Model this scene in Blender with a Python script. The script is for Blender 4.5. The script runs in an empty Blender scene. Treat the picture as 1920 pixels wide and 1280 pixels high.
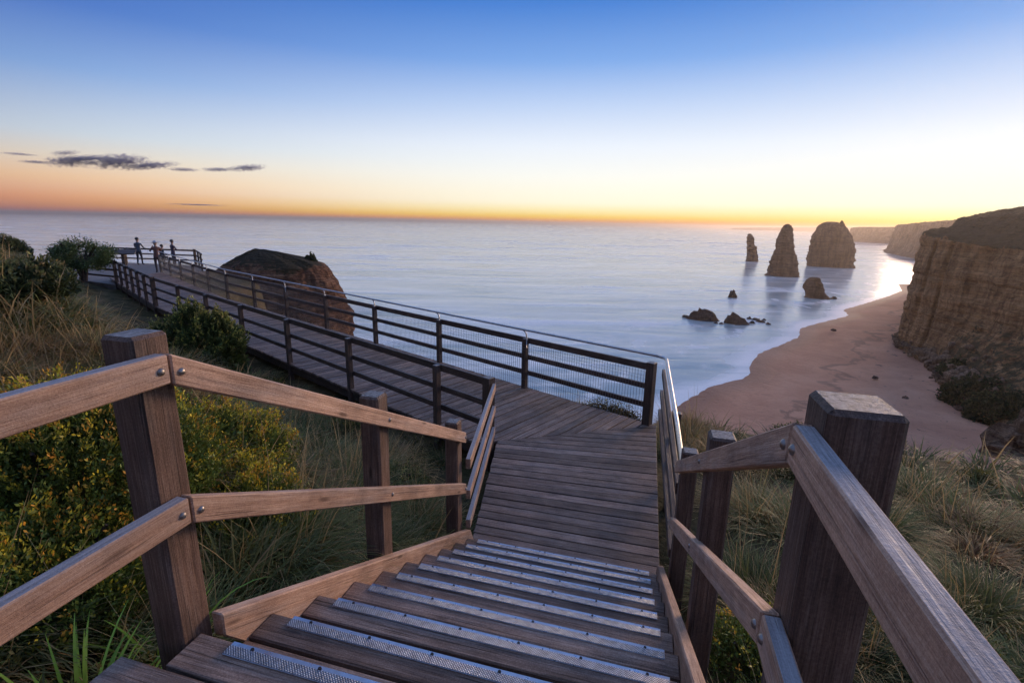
import bpy, bmesh, math, random
import numpy as np
from mathutils import Vector, Matrix, Euler, noise as mnoise
R = math.radians
rnd = random.Random(7)
rng = np.random.default_rng(11)
scene = bpy.context.scene
col = scene.collection

# ------------------------------------------------------------------ camera
CAM = np.array([0.0, 0.0, 1.5])
FPX = 925.93                                   # focal length in pixels of a 1920 px wide frame
YAW, PITCH, ROLL = R(15.064), R(13.557), R(1.171)
cd = bpy.data.cameras.new('camera'); cam = bpy.data.objects.new('camera', cd); col.objects.link(cam)
fw = Vector((-math.sin(YAW)*math.cos(PITCH), math.cos(YAW)*math.cos(PITCH), -math.sin(PITCH)))
rt = Vector((math.cos(YAW), math.sin(YAW), 0)); up = rt.cross(fw)
r2 = rt*math.cos(ROLL)+up*math.sin(ROLL); u2 = -rt*math.sin(ROLL)+up*math.cos(ROLL)
M = Matrix((r2, u2, -fw)).transposed().to_4x4(); M.translation = Vector(CAM)
cam.matrix_world = M
cd.sensor_width = 36; cd.sensor_fit = 'HORIZONTAL'; cd.lens = 36*FPX/1920
cd.clip_start = 0.05; cd.clip_end = 90000
scene.camera = cam
RC = np.array([r2, u2, fw])
def ray(px, py):
    d = np.array([(px-960)/FPX, -(py-640)/FPX, 1.0]); return RC.T @ d
def spot(px, py, D):
    "the point of the place seen in direction px,py at D metres of horizontal distance (used to take measurements)"
    d = ray(px, py); return CAM + d*(D/math.hypot(d[0], d[1]))
def onz(px, py, z):
    d = ray(px, py); return CAM + d*((z-CAM[2])/d[2])

# ------------------------------------------------------------------ sky, sun, exposure
SUN_AZ = R(-32)            # degrees left of +Y (negative = to the right)
SUN_EL = R(10)
world = bpy.data.worlds.new('World'); scene.world = world; world.use_nodes = True
def N(nt, t, **kw):
    n = nt.nodes.new(t)
    for k, v in kw.items():
        setattr(n, k, v)
    return n
def ramp(nt, fac, stops, interp='LINEAR'):
    r = nt.nodes.new('ShaderNodeValToRGB'); cr = r.color_ramp; cr.interpolation = interp
    while len(cr.elements) < len(stops): cr.elements.new(0.5)
    for e, (p, c) in zip(cr.elements, stops):
        e.position = p; e.color = (*c, 1) if len(c) == 3 else c
    if fac is not None: nt.links.new(fac, r.inputs[0])
    return r
def srgb(r, g, b):
    f = lambda c: (c/255)/12.92 if c/255 <= 0.04045 else ((c/255+0.055)/1.055)**2.4
    return (f(r), f(g), f(b))
def math_n(nt, op, a, b=None, clamp=False):
    m = nt.nodes.new('ShaderNodeMath'); m.operation = op; m.use_clamp = clamp
    for i, v in enumerate((a, b)):
        if v is None: continue
        if isinstance(v, (int, float)): m.inputs[i].default_value = v
        else: nt.links.new(v, m.inputs[i])
    return m.outputs[0]
def mixc(nt, fac, a, b, mode='MIX'):
    m = nt.nodes.new('ShaderNodeMix'); m.data_type = 'RGBA'; m.blend_type = mode
    for i, v in ((0, fac), (6, a), (7, b)):
        if isinstance(v, (int, float)): m.inputs[i].default_value = v
        elif isinstance(v, tuple): m.inputs[i].default_value = (*v, 1) if len(v) == 3 else v
        else: nt.links.new(v, m.inputs[i])
    return m.outputs[2]
nt = world.node_tree; nt.nodes.clear()
tc = N(nt, 'ShaderNodeTexCoord'); sp = N(nt, 'ShaderNodeSeparateXYZ'); nt.links.new(tc.outputs['Generated'], sp.inputs[0])
el = math_n(nt, 'MULTIPLY', math_n(nt, 'ARCSINE', sp.outputs[2]), 180/math.pi/90)      # 0..1 for 0..90 degrees
hl = math_n(nt, 'SQRT', math_n(nt, 'ADD', math_n(nt, 'MULTIPLY', sp.outputs[0], sp.outputs[0]), math_n(nt, 'MULTIPLY', sp.outputs[1], sp.outputs[1])))
cosz = math_n(nt, 'DIVIDE', math_n(nt, 'ADD', math_n(nt, 'MULTIPLY', sp.outputs[0], -math.sin(SUN_AZ)), math_n(nt, 'MULTIPLY', sp.outputs[1], math.cos(SUN_AZ))), math_n(nt, 'MAXIMUM', hl, 1e-4))
dg = lambda d: d/90
# sky towards the sunset, to the side of it, and opposite
near = ramp(nt, el, [(0, srgb(234,134,74)), (dg(.3), srgb(248,166,64)), (dg(.7), srgb(255,210,92)), (dg(1.25), srgb(255,236,168)), (dg(2.2), srgb(255,249,222)), (dg(5.0), srgb(247,247,240)), (dg(8), srgb(231,238,248)),
                     (dg(12), srgb(188,208,240)), (dg(16), srgb(126,168,228)), (dg(21), srgb(72,128,208)), (dg(30), srgb(92,140,214)), (dg(50), srgb(122,150,206)), (1, srgb(134,154,200))])
side = ramp(nt, el, [(0, srgb(140,100,108)), (dg(.4), srgb(178,106,98)), (dg(1.3), srgb(214,130,94)), (dg(3.0), srgb(230,180,132)), (dg(4.7), srgb(216,200,180)), (dg(6.5), srgb(184,198,212)),
                     (dg(11.5), srgb(100,146,206)), (dg(16), srgb(52,98,182)), (dg(20), srgb(38,82,168)), (dg(32), srgb(74,118,194)), (dg(55), srgb(122,150,204)), (1, srgb(134,154,200))])
anti = ramp(nt, el, [(0, srgb(112,104,126)), (dg(4), srgb(128,114,134)), (dg(9), srgb(136,126,148)), (dg(16), srgb(120,130,166)), (dg(30), srgb(100,132,188)), (dg(55), srgb(126,150,200)), (1, srgb(134,154,200))])
def mrange(nt, v, a, b, smooth=True):
    m = N(nt, 'ShaderNodeMapRange'); m.interpolation_type = 'SMOOTHSTEP' if smooth else 'LINEAR'
    nt.links.new(v, m.inputs[0]); m.inputs[1].default_value = a; m.inputs[2].default_value = b
    return m.outputs[0]
f1 = mrange(nt, cosz, math.cos(R(106)), math.cos(R(34)))
f2 = mrange(nt, cosz, -0.75, 0.2)
c = mixc(nt, f2, anti.outputs[0], side.outputs[0]); c = mixc(nt, f1, c, near.outputs[0])
sky = N(nt, 'ShaderNodeTexSky'); sky.sky_type = 'NISHITA'; sky.sun_disc = False; sky.sun_elevation = SUN_EL; sky.sun_rotation = -SUN_AZ
sk = N(nt, 'ShaderNodeVectorMath', operation='SCALE'); nt.links.new(sky.outputs[0], sk.inputs[0]); sk.inputs['Scale'].default_value = 0.05
c = mixc(nt, 0.02, c, sk.outputs[0])
bg = N(nt, 'ShaderNodeBackground'); nt.links.new(c, bg.inputs[0]); bg.inputs[1].default_value = 0.68
wo = N(nt, 'ShaderNodeOutputWorld'); nt.links.new(bg.outputs[0], wo.inputs[0])

sd = bpy.data.lights.new('sun', 'SUN'); sd.energy = 1.5; sd.angle = R(20); sd.color = (1.0, 0.68, 0.45)
sun = bpy.data.objects.new('sun', sd); col.objects.link(sun)
SEL = SUN_EL
sdir = Vector((-math.sin(SUN_AZ)*math.cos(SEL), math.cos(SUN_AZ)*math.cos(SEL), math.sin(SEL)))
sun.rotation_euler = sdir.to_track_quat('Z', 'Y').to_euler()
scene.view_settings.view_transform = 'Standard'; scene.view_settings.look = 'None'
scene.view_settings.exposure = 0.7; scene.view_settings.gamma = 1.0; scene.view_settings.use_curve_mapping = False
scene.render.engine = 'CYCLES'
cy = scene.cycles; cy.use_denoising = True; cy.max_bounces = 5; cy.diffuse_bounces = 2; cy.glossy_bounces = 2; cy.transmission_bounces = 3
cy.volume_bounces = 0; cy.transparent_max_bounces = 8; cy.caustics_reflective = False; cy.caustics_refractive = False
cy.use_adaptive_sampling = True; cy.adaptive_threshold = 0.03

# ------------------------------------------------------------------ helpers
def mesh_obj(name, me, mat=None, parent=None):
    o = bpy.data.objects.new(name, me); col.objects.link(o)
    if mat is not None and len(me.materials) == 0: me.materials.append(mat)
    if parent is not None: o.parent = parent
    return o
def thing(name, label, cat, loc=(0, 0, 0), group=None):
    o = bpy.data.objects.new(name, None); col.objects.link(o); o.location = loc; o.empty_display_size = 0.2
    return tag(o, label, cat, group)
def tag(o, label, cat, group=None):
    o['label'] = label; o['category'] = cat
    if group: o['group'] = group
    return o
def struct(o, kind='structure'):
    o['kind'] = kind; return o
def np_mesh(name, V, F, mat=None, smooth=False, attrs=None, cols=None):
    "V (n,3), F (m,k) with k = 3 or 4"
    me = bpy.data.meshes.new(name); V = np.asarray(V, np.float32); F = np.asarray(F, np.int32)
    k = F.shape[1]
    me.vertices.add(len(V)); me.vertices.foreach_set('co', V.ravel())
    me.loops.add(F.size); me.loops.foreach_set('vertex_index', F.ravel())
    me.polygons.add(len(F)); me.polygons.foreach_set('loop_start', np.arange(0, F.size, k, dtype=np.int32))
    me.polygons.foreach_set('loop_total', np.full(len(F), k, np.int32))
    if smooth: me.polygons.foreach_set('use_smooth', np.ones(len(F), bool))
    me.update(calc_edges=True)
    for nme, arr in (attrs or {}).items():
        a = me.attributes.new(nme, 'FLOAT', 'POINT'); a.data.foreach_set('value', np.asarray(arr, np.float32))
    for nme, arr in (cols or {}).items():
        a = me.attributes.new(nme, 'FLOAT_COLOR', 'POINT'); c4 = np.ones((len(V), 4), np.float32); c4[:, :3] = arr
        a.data.foreach_set('color', c4.ravel())
    if mat: me.materials.append(mat)
    return me
def grid_faces(nu, nv, wrap=False):
    i = np.arange(nu if wrap else nu-1)[:, None]; j = np.arange(nv-1)[None, :]
    a = i*nv+j; b = ((i+1) % nu)*nv+j
    return np.stack([a, b, b+1, a+1], -1).reshape(-1, 4)
def smoothstep(a, b, x):
    t = np.clip((x-a)/(b-a), 0, 1); return t*t*(3-2*t)
def _hash(ix, iy, iz, seed):
    h = (ix*374761393 + iy*668265263 + iz*2147483647 + seed*974711) & 0xffffffff
    h = ((h ^ (h >> 13))*1274126177) & 0xffffffff
    return ((h ^ (h >> 16)) & 0xffff)/65535.0
def vnoise(x, y, z=0, seed=0):
    x, y, z = np.broadcast_arrays(np.asarray(x, float), np.asarray(y, float), np.asarray(z, float))
    ix, iy, iz = (np.floor(v).astype(np.int64) for v in (x, y, z)); fx, fy, fz = x-ix, y-iy, z-iz
    fx, fy, fz = (f*f*(3-2*f) for f in (fx, fy, fz)); r = 0
    for dx in (0, 1):
        for dy in (0, 1):
            for dz in (0, 1):
                r = r + _hash(ix+dx, iy+dy, iz+dz, seed)*(fx if dx else 1-fx)*(fy if dy else 1-fy)*(fz if dz else 1-fz)
    return r*2-1
def fbm(x, y, z=0, o=4, seed=0):
    r = 0; a = 1.0; s = 0
    for i in range(o):
        r = r + a*vnoise(np.asarray(x)*2**i, np.asarray(y)*2**i, np.asarray(z)*2**i, seed+i); s += a; a *= .5
    return r/s
_boxes = {}
def box_mesh(sx, sy, sz, bev, mat, z0=0.0):
    "box centred in x,y, from z0 up, with bevelled edges; meshes are shared"
    key = (round(sx, 4), round(sy, 4), round(sz, 4), bev, mat.name, round(z0, 4))
    if key in _boxes: return _boxes[key]
    bm = bmesh.new(); bmesh.ops.create_cube(bm, size=1)
    for v in bm.verts: v.co = Vector((v.co.x*sx, v.co.y*sy, z0+(v.co.z+.5)*sz))
    if bev: bmesh.ops.bevel(bm, geom=bm.edges[:], offset=bev, segments=1, affect='EDGES')
    me = bpy.data.meshes.new('box'); bm.to_mesh(me); bm.free(); me.materials.append(mat); _boxes[key] = me
    return me
def prism_mesh(poly, ext, bev, mat):
    "polygon (list of 3-D points) pushed along ext, edges bevelled"
    bm = bmesh.new(); a = [bm.verts.new(p) for p in poly]; b = [bm.verts.new(Vector(p)+Vector(ext)) for p in poly]
    n = len(poly); bm.faces.new(a); bm.faces.new(b[::-1])
    for i in range(n): bm.faces.new((a[i], b[i], b[(i+1) % n], a[(i+1) % n]))
    bmesh.ops.recalc_face_normals(bm, faces=bm.faces[:])
    if bev: bmesh.ops.bevel(bm, geom=bm.edges[:], offset=bev, segments=1, affect='EDGES', clamp_overlap=True)
    me = bpy.data.meshes.new('prism'); bm.to_mesh(me); bm.free(); me.materials.append(mat)
    return me
def tube_mesh(pts, r, mat, seg=8):
    pts = [Vector(p) for p in pts]; V = []; n = len(pts)
    for i, p in enumerate(pts):
        t = (pts[min(i+1, n-1)]-pts[max(i-1, 0)]).normalized()
        ref = Vector((0, 0, 1)) if abs(t.z) < .9 else Vector((1, 0, 0))
        s = t.cross(ref).normalized(); w = s.cross(t)
        for k in range(seg):
            a = 2*math.pi*k/seg; V.append(p+(s*math.cos(a)+w*math.sin(a))*r)
    F = grid_faces(n, seg)
    F = [tuple(f) for f in F]+[(i*seg+seg-1, (i+1)*seg+seg-1, (i+1)*seg, i*seg) for i in range(n-1)]
    me = bpy.data.meshes.new('tube'); me.from_pydata([tuple(v) for v in V], [], [tuple(int(q) for q in f) for f in F]+[tuple(range(seg))[::-1], tuple(range((n-1)*seg, n*seg))])
    me.polygons.foreach_set('use_smooth', [True]*len(me.polygons)); me.materials.append(mat)
    return me

# ------------------------------------------------------------------ materials
def new_mat(name):
    m = bpy.data.materials.new(name); m.use_nodes = True; nt = m.node_tree; nt.nodes.clear()
    b = N(nt, 'ShaderNodeBsdfPrincipled'); o = N(nt, 'ShaderNodeOutputMaterial'); nt.links.new(b.outputs[0], o.inputs[0])
    return m, nt, b
def coords(nt, scale=(1, 1, 1), rand=True, kind='Object'):
    tc = N(nt, 'ShaderNodeTexCoord'); v = tc.outputs[kind]
    if rand:
        oi = N(nt, 'ShaderNodeObjectInfo'); s = N(nt, 'ShaderNodeVectorMath', operation='SCALE'); s.inputs[0].default_value = (37, 53, 71)
        nt.links.new(oi.outputs['Random'], s.inputs['Scale'])
        a = N(nt, 'ShaderNodeVectorMath', operation='ADD'); nt.links.new(v, a.inputs[0]); nt.links.new(s.outputs[0], a.inputs[1]); v = a.outputs[0]
    mp = N(nt, 'ShaderNodeMapping'); nt.links.new(v, mp.inputs[0]); mp.inputs['Scale'].default_value = scale
    return mp.outputs[0]
def tex_noise(nt, vec, scale, detail=4, rough=.55, dist=0):
    n = N(nt, 'ShaderNodeTexNoise'); nt.links.new(vec, n.inputs['Vector']); n.inputs['Scale'].default_value = scale
    n.inputs['Detail'].default_value = detail; n.inputs['Roughness'].default_value = rough; n.inputs['Distortion'].default_value = dist
    return n.outputs['Fac']
def bump(nt, h, strength, dist, bsdf, normal=None):
    b = N(nt, 'ShaderNodeBump'); b.inputs['Strength'].default_value = strength; b.inputs['Distance'].default_value = dist
    nt.links.new(h, b.inputs['Height'])
    if normal is not None: nt.links.new(normal, b.inputs['Normal'])
    if bsdf is not None: nt.links.new(b.outputs[0], bsdf.inputs['Normal'])
    return b.outputs[0]
def wood(name, c_dark, c_mid, c_pale, axis, rough=.62, crack=.5, vary=.35, spec=.4):
    m, nt, b = new_mat(name)
    st = [1, 1, 1]
    def sc(l, a): v = [a]*3; v[axis] = l; return tuple(v)
    v1 = coords(nt, sc(1.6, 60)); v2 = coords(nt, sc(9, 330)); v3 = coords(nt, (1.6, 1.6, 1.6)); v4 = coords(nt, sc(1.3, 75))
    g1 = tex_noise(nt, v1, 1, 5, .6, .6); g2 = tex_noise(nt, v2, 1, 3, .6); blotch = tex_noise(nt, v3, 2.2, 4, .6); ck = tex_noise(nt, v4, 1, 2, .5)
    mixf = math_n(nt, 'ADD', math_n(nt, 'MULTIPLY', g1, .55), math_n(nt, 'MULTIPLY', g2, .45))
    fz = tex_noise(nt, coords(nt, (150, 150, 150)), 1, 3, .7); mixf = math_n(nt, 'ADD', math_n(nt, 'MULTIPLY', mixf, .72), math_n(nt, 'MULTIPLY', fz, .28)); r = ramp(nt, mixf, [(.33, c_dark), (.5, c_mid), (.66, c_pale)])
    bl = ramp(nt, blotch, [(.3, (.62, .6, .6)), (.65, (1.12, 1.1, 1.08))])
    c = mixc(nt, 1, r.outputs[0], bl.outputs[0], 'MULTIPLY')
    oi = N(nt, 'ShaderNodeObjectInfo'); vr = N(nt, 'ShaderNodeMapRange'); nt.links.new(oi.outputs['Random'], vr.inputs[0]); vr.inputs[3].default_value = 1-vary; vr.inputs[4].default_value = 1+vary*.8
    vv = N(nt, 'ShaderNodeCombineColor'); [nt.links.new(vr.outputs[0], vv.inputs[i]) for i in range(3)]
    c = mixc(nt, 1, c, vv.outputs[0], 'MULTIPLY')
    cr = ramp(nt, ck, [(.64, (1, 1, 1)), (.70, (1-crack,)*3), (.76, (1, 1, 1))]) if crack else None
    if crack: c = mixc(nt, 1, c, cr.outputs[0], 'MULTIPLY')
    # silvered weathering in patches, small knots, and grey end grain on what faces up across the fibre
    wn = tex_noise(nt, coords(nt, sc(.9, 7)), 1, 5, .65, .4); bw_ = N(nt, 'ShaderNodeRGBToBW'); nt.links.new(c, bw_.inputs[0])
    gcol = N(nt, 'ShaderNodeCombineColor'); [nt.links.new(math_n(nt, 'MULTIPLY', bw_.outputs[0], k_), gcol.inputs[i_]) for i_, k_ in enumerate((1.12, 1.06, 1.02))]
    c = mixc(nt, math_n(nt, 'MULTIPLY', mrange(nt, wn, .44, .68), .38), c, gcol.outputs[0])
    vo = N(nt, 'ShaderNodeTexVoronoi'); nt.links.new(coords(nt, sc(2.2, 9)), vo.inputs['Vector']); vo.inputs['Scale'].default_value = 1.0
    c = mixc(nt, ramp(nt, vo.outputs['Distance'], [(.05, (.8, .8, .8)), (.13, (0, 0, 0))]).outputs[0], c, tuple(x*.5 for x in c_dark))
    if name.startswith('weathered_rail'):
        gn2 = N(nt, 'ShaderNodeNewGeometry'); sn2 = N(nt, 'ShaderNodeSeparateXYZ'); nt.links.new(gn2.outputs['True Normal'], sn2.inputs[0])
        gt = ramp(nt, mixf, [(.33, (.13, .13, .135)), (.5, (.27, .28, .30)), (.67, (.44, .45, .48))]); c = mixc(nt, math_n(nt, 'MULTIPLY', mrange(nt, sn2.outputs[2], .93, .98), .85), c, gt.outputs[0])  # level rail tops: blue-grey sky light put into the colour, along with silvering
    if axis == 2:
        gn = N(nt, 'ShaderNodeNewGeometry'); sn = N(nt, 'ShaderNodeSeparateXYZ'); nt.links.new(gn.outputs['True Normal'], sn.inputs[0])
        eg = ramp(nt, tex_noise(nt, coords(nt, (60, 60, 60)), 1, 4), [(.35, (.10, .095, .09)), (.65, (.30, .29, .28))]); c = mixc(nt, mrange(nt, sn.outputs[2], .8, .95), c, eg.outputs[0])
    nt.links.new(c, b.inputs['Base Color'])
    rr = ramp(nt, g2, [(.3, (rough+.15,)*3), (.7, (rough-.12,)*3)]); nt.links.new(rr.outputs[0], b.inputs['Roughness'])
    b.inputs['Specular IOR Level'].default_value = spec
    hgt = mixf if not crack else math_n(nt, 'ADD', mixf, cr.outputs[0])
    bump(nt, hgt, .8, .006, b)
    return m
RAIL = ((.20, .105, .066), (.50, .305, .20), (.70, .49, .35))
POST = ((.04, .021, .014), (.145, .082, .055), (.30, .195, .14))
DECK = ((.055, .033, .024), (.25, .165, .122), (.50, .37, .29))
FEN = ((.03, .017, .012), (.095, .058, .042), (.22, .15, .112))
W = {}
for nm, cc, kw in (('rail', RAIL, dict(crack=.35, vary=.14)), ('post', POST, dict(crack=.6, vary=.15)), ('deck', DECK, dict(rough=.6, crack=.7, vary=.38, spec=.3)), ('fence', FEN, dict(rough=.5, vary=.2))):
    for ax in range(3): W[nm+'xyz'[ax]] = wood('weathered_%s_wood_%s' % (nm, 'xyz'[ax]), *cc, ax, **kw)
def metal(name, c, rough, metallic=1.0, nscale=30):
    m, nt, b = new_mat(name); v = coords(nt); n = tex_noise(nt, v, nscale, 4)
    r = ramp(nt, n, [(.3, tuple(x*.75 for x in c)), (.7, c)]); nt.links.new(r.outputs[0], b.inputs['Base Color'])
    b.inputs['Metallic'].default_value = metallic
    rr = ramp(nt, n, [(.3, (rough+.12,)*3), (.7, (rough-.06,)*3)]); nt.links.new(rr.outputs[0], b.inputs['Roughness'])
    return m
M_alu = metal('brushed_aluminium', (.56, .60, .68), .30)
M_galv = metal('galvanised_steel', (.62, .60, .59), .34)
M_bolt = metal('bolt_steel', (.34, .30, .27), .42)
M_wire = metal('wire_steel', (.30, .29, .29), .5, .8)
M_screw = metal('dark_screw', (.08, .07, .07), .5)
def grip_mat():
    m, nt, b = new_mat('grip_insert_aluminium')
    v = coords(nt, (1, 1, 1), rand=False)
    def stripes(ang):
        mp = N(nt, 'ShaderNodeMapping'); nt.links.new(v, mp.inputs[0]); mp.inputs['Rotation'].default_value = (0, 0, ang)
        w = N(nt, 'ShaderNodeTexWave'); nt.links.new(mp.outputs[0], w.inputs[0]); w.inputs['Scale'].default_value = 42; return w.outputs['Fac']
    f = math_n(nt, 'MULTIPLY', stripes(R(45)), stripes(R(-45)))
    n = tex_noise(nt, v, 40, 3)
    r = ramp(nt, f, [(.1, (.20, .215, .25)), (.45, (.58, .62, .70))]); d = ramp(nt, n, [(.35, (.7, .68, .66)), (.6, (1, 1, 1))])
    nt.links.new(mixc(nt, 1, r.outputs[0], d.outputs[0], 'MULTIPLY'), b.inputs['Base Color'])
    b.inputs['Metallic'].default_value = .9; b.inputs['Roughness'].default_value = .3
    bump(nt, f, .8, .003, b); return m
M_grip = grip_mat()
def attr_leaf(name, transl=.3, rough=.6):
    m = bpy.data.materials.new(name); m.use_nodes = True; nt = m.node_tree; nt.nodes.clear()
    a = N(nt, 'ShaderNodeAttribute', attribute_name='tint')
    oi = N(nt, 'ShaderNodeObjectInfo'); hs = N(nt, 'ShaderNodeHueSaturation'); nt.links.new(a.outputs['Color'], hs.inputs['Color'])
    mr = N(nt, 'ShaderNodeMapRange'); nt.links.new(oi.outputs['Random'], mr.inputs[0]); mr.inputs[3].default_value = 2.4; mr.inputs[4].default_value = 3.0; nt.links.new(mr.outputs[0], hs.inputs['Value'])
    b = N(nt, 'ShaderNodeBsdfPrincipled'); hs.inputs['Saturation'].default_value = 1.0; nt.links.new(hs.outputs[0], b.inputs['Base Color']); b.inputs['Roughness'].default_value = rough; b.inputs['Specular IOR Level'].default_value = .3
    t = N(nt, 'ShaderNodeBsdfTranslucent'); nt.links.new(hs.outputs[0], t.inputs['Color'])
    mx = N(nt, 'ShaderNodeMixShader'); mx.inputs[0].default_value = transl; nt.links.new(b.outputs[0], mx.inputs[1]); nt.links.new(t.outputs[0], mx.inputs[2])
    o = N(nt, 'ShaderNodeOutputMaterial'); nt.links.new(mx.outputs[0], o.inputs[0]); return m
M_grass = attr_leaf('tussock_blades', .35, .55)
M_leaf = attr_leaf('shrub_leaves', .25, .5)
def bark_mat():
    m, nt, b = new_mat('shrub_bark'); v = coords(nt, (30, 30, 6)); n = tex_noise(nt, v, 1, 4)
    nt.links.new(ramp(nt, n, [(.3, (.035, .026, .02)), (.7, (.12, .09, .07))]).outputs[0], b.inputs['Base Color']); b.inputs['Roughness'].default_value = .9; bump(nt, n, .6, .01, b); return m
M_bark = bark_mat()
def ground_mat():
    m, nt, b = new_mat('heath_soil'); v = coords(nt, rand=False)
    n = tex_noise(nt, v, 1.3, 6, .6); n2 = tex_noise(nt, v, 14, 5, .65)
    c = ramp(nt, n, [(.32, (.055, .054, .022)), (.48, (.105, .085, .040)), (.62, (.17, .125, .066)), (.75, (.12, .08, .05))])
    d = ramp(nt, n2, [(.3, (.5, .5, .5)), (.7, (1.2, 1.2, 1.2))])
    nt.links.new(mixc(nt, 1, c.outputs[0], d.outputs[0], 'MULTIPLY'), b.inputs['Base Color']); b.inputs['Roughness'].default_value = .95; b.inputs['Specular IOR Level'].default_value = .1
    bump(nt, n2, .9, .08, b); return m
M_ground = ground_mat()
def rock_mat(name, base, dark, pale, band=.55, zs=.5, scale=1.0, veg=None):
    "layered limestone: horizontal beds, stains running down, loose blotches; where the attribute veg is 1 scrub covers it"
    m, nt, b = new_mat(name); g = N(nt, 'ShaderNodeNewGeometry')
    mp = N(nt, 'ShaderNodeMapping'); nt.links.new(g.outputs['Position'], mp.inputs[0]); mp.inputs['Scale'].default_value = (.014*scale, .014*scale, zs)
    mp2 = N(nt, 'ShaderNodeMapping'); nt.links.new(g.outputs['Position'], mp2.inputs[0]); mp2.inputs['Scale'].default_value = (.5*scale, .5*scale, .05*scale)
    beds = tex_noise(nt, mp.outputs[0], 1.0, 6, .66, .08); stain = tex_noise(nt, mp2.outputs[0], 1, 4, .6, .3); bl = tex_noise(nt, g.outputs['Position'], .22*scale, 6, .62)
    c1 = ramp(nt, beds, [(.32, dark), (.46, base), (.52, pale), (.58, base), (.70, dark)])
    c2 = ramp(nt, stain, [(.36, (.36, .31, .29)), (.56, (1, 1, 1))]); c3 = ramp(nt, bl, [(.32, (.62, .58, .55)), (.6, (1.1, 1.1, 1.1))])
    c = mixc(nt, band, base, c1.outputs[0]); c = mixc(nt, .8, c, mixc(nt, 1, c, c2.outputs[0], 'MULTIPLY')); c = mixc(nt, 1, c, c3.outputs[0], 'MULTIPLY')
    fr = tex_noise(nt, g.outputs['Position'], 1.1*scale, 7, .72, .2); c = mixc(nt, 1, c, ramp(nt, fr, [(.33, (.5, .46, .43)), (.5, (1, 1, 1)), (.7, (1.18, 1.16, 1.14))]).outputs[0], 'MULTIPLY')
    mp3 = N(nt, 'ShaderNodeMapping'); nt.links.new(g.outputs['Position'], mp3.inputs[0]); mp3.inputs['Scale'].default_value = (.10*scale, .10*scale, .85*scale)
    vk = N(nt, 'ShaderNodeTexVoronoi', feature='DISTANCE_TO_EDGE'); nt.links.new(mp3.outputs[0], vk.inputs['Vector']); vk.inputs['Scale'].default_value = 1.0
    ce = ramp(nt, vk.outputs['Distance'], [(.0, (.42, .38, .36)), (.07, (1, 1, 1))]); c = mixc(nt, .7, c, mixc(nt, 1, c, ce.outputs[0], 'MULTIPLY'))
    hh = math_n(nt, 'ADD', math_n(nt, 'ADD', math_n(nt, 'MULTIPLY', beds, 1.2), bl), math_n(nt, 'ADD', math_n(nt, 'MULTIPLY', fr, .7), math_n(nt, 'MULTIPLY', ce.outputs[0], .35)))
    if veg:
        a = N(nt, 'ShaderNodeAttribute', attribute_name='veg'); vn = tex_noise(nt, g.outputs['Position'], .55*scale, 6, .7)
        f = math_n(nt, 'ADD', a.outputs['Fac'], math_n(nt, 'MULTIPLY', math_n(nt, 'SUBTRACT', vn, .5), 1.5)); f = mrange(nt, f, .42, .58)
        vn2 = tex_noise(nt, g.outputs['Position'], .9*scale, 5, .7)
        vc = ramp(nt, vn2, [(.3, veg[0]), (.55, veg[1]), (.75, veg[2])]); c = mixc(nt, f, c, vc.outputs[0])
    nt.links.new(c, b.inputs['Base Color']); b.inputs['Roughness'].default_value = .92; b.inputs['Specular IOR Level'].default_value = .15
    bump(nt, hh, 1.0, 1.2/scale**.5, b); return m
VEG = ((.028, .026, .012), (.055, .046, .022), (.10, .075, .040))
VEGC = ((.055, .040, .019), (.10, .074, .034), (.17, .112, .056))
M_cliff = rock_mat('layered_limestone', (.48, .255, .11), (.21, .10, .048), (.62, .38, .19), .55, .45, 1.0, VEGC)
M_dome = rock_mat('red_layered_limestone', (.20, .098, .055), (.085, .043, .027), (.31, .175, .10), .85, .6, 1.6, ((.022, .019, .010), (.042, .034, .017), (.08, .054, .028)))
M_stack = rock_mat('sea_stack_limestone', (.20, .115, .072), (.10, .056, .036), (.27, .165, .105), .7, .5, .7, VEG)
M_far = rock_mat('distant_limestone', (.30, .19, .12), (.20, .12, .08), (.36, .25, .17), .5, .12, .25, VEG)
M_rock = rock_mat('dark_wet_rock', (.19, .12, .085), (.09, .058, .044), (.27, .18, .13), .4, 1.2, 3.0)
M_outcrop = rock_mat('pale_outcrop_rock', (.42, .27, .17), (.2, .12, .08), (.55, .4, .28), .5, 2, 4.0, VEG)

# ================================================================== THE LARGE SETTING
SEA_Z = -43.5
# ---- shoreline, measured along the wet edge of the beach
shore_px = [(1140,880),(1230,790),(1297,746),(1330,726),(1378,713),(1412,702),(1404,688),(1424,662),(1470,645),(1500,630),(1500,616),(1530,607),(1592,592),(1580,581),(1620,570),(1664,556),(1692,545),(1684,532),(1712,520),(1745,505)]
shore = np.array([onz(x, y, SEA_Z)[:2] for x, y in shore_px]); shore = np.vstack([[shore[0][0]-160, shore[0][1]-70], shore])
seg = [shore[0]]
for a_, b_ in zip(shore[:-1], shore[1:]):
    n_ = max(2, int(np.linalg.norm(b_-a_)/2))
    for k in range(1, n_+1): seg.append(a_+(b_-a_)*k/n_)
seg = np.array(seg)
kk = np.ones(5)/5
segs = seg.copy(); segs[2:-2, 0] = np.convolve(seg[:, 0], kk, 'valid'); segs[2:-2, 1] = np.convolve(seg[:, 1], kk, 'valid')
SH = segs
SHT = np.gradient(SH, axis=0)
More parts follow.
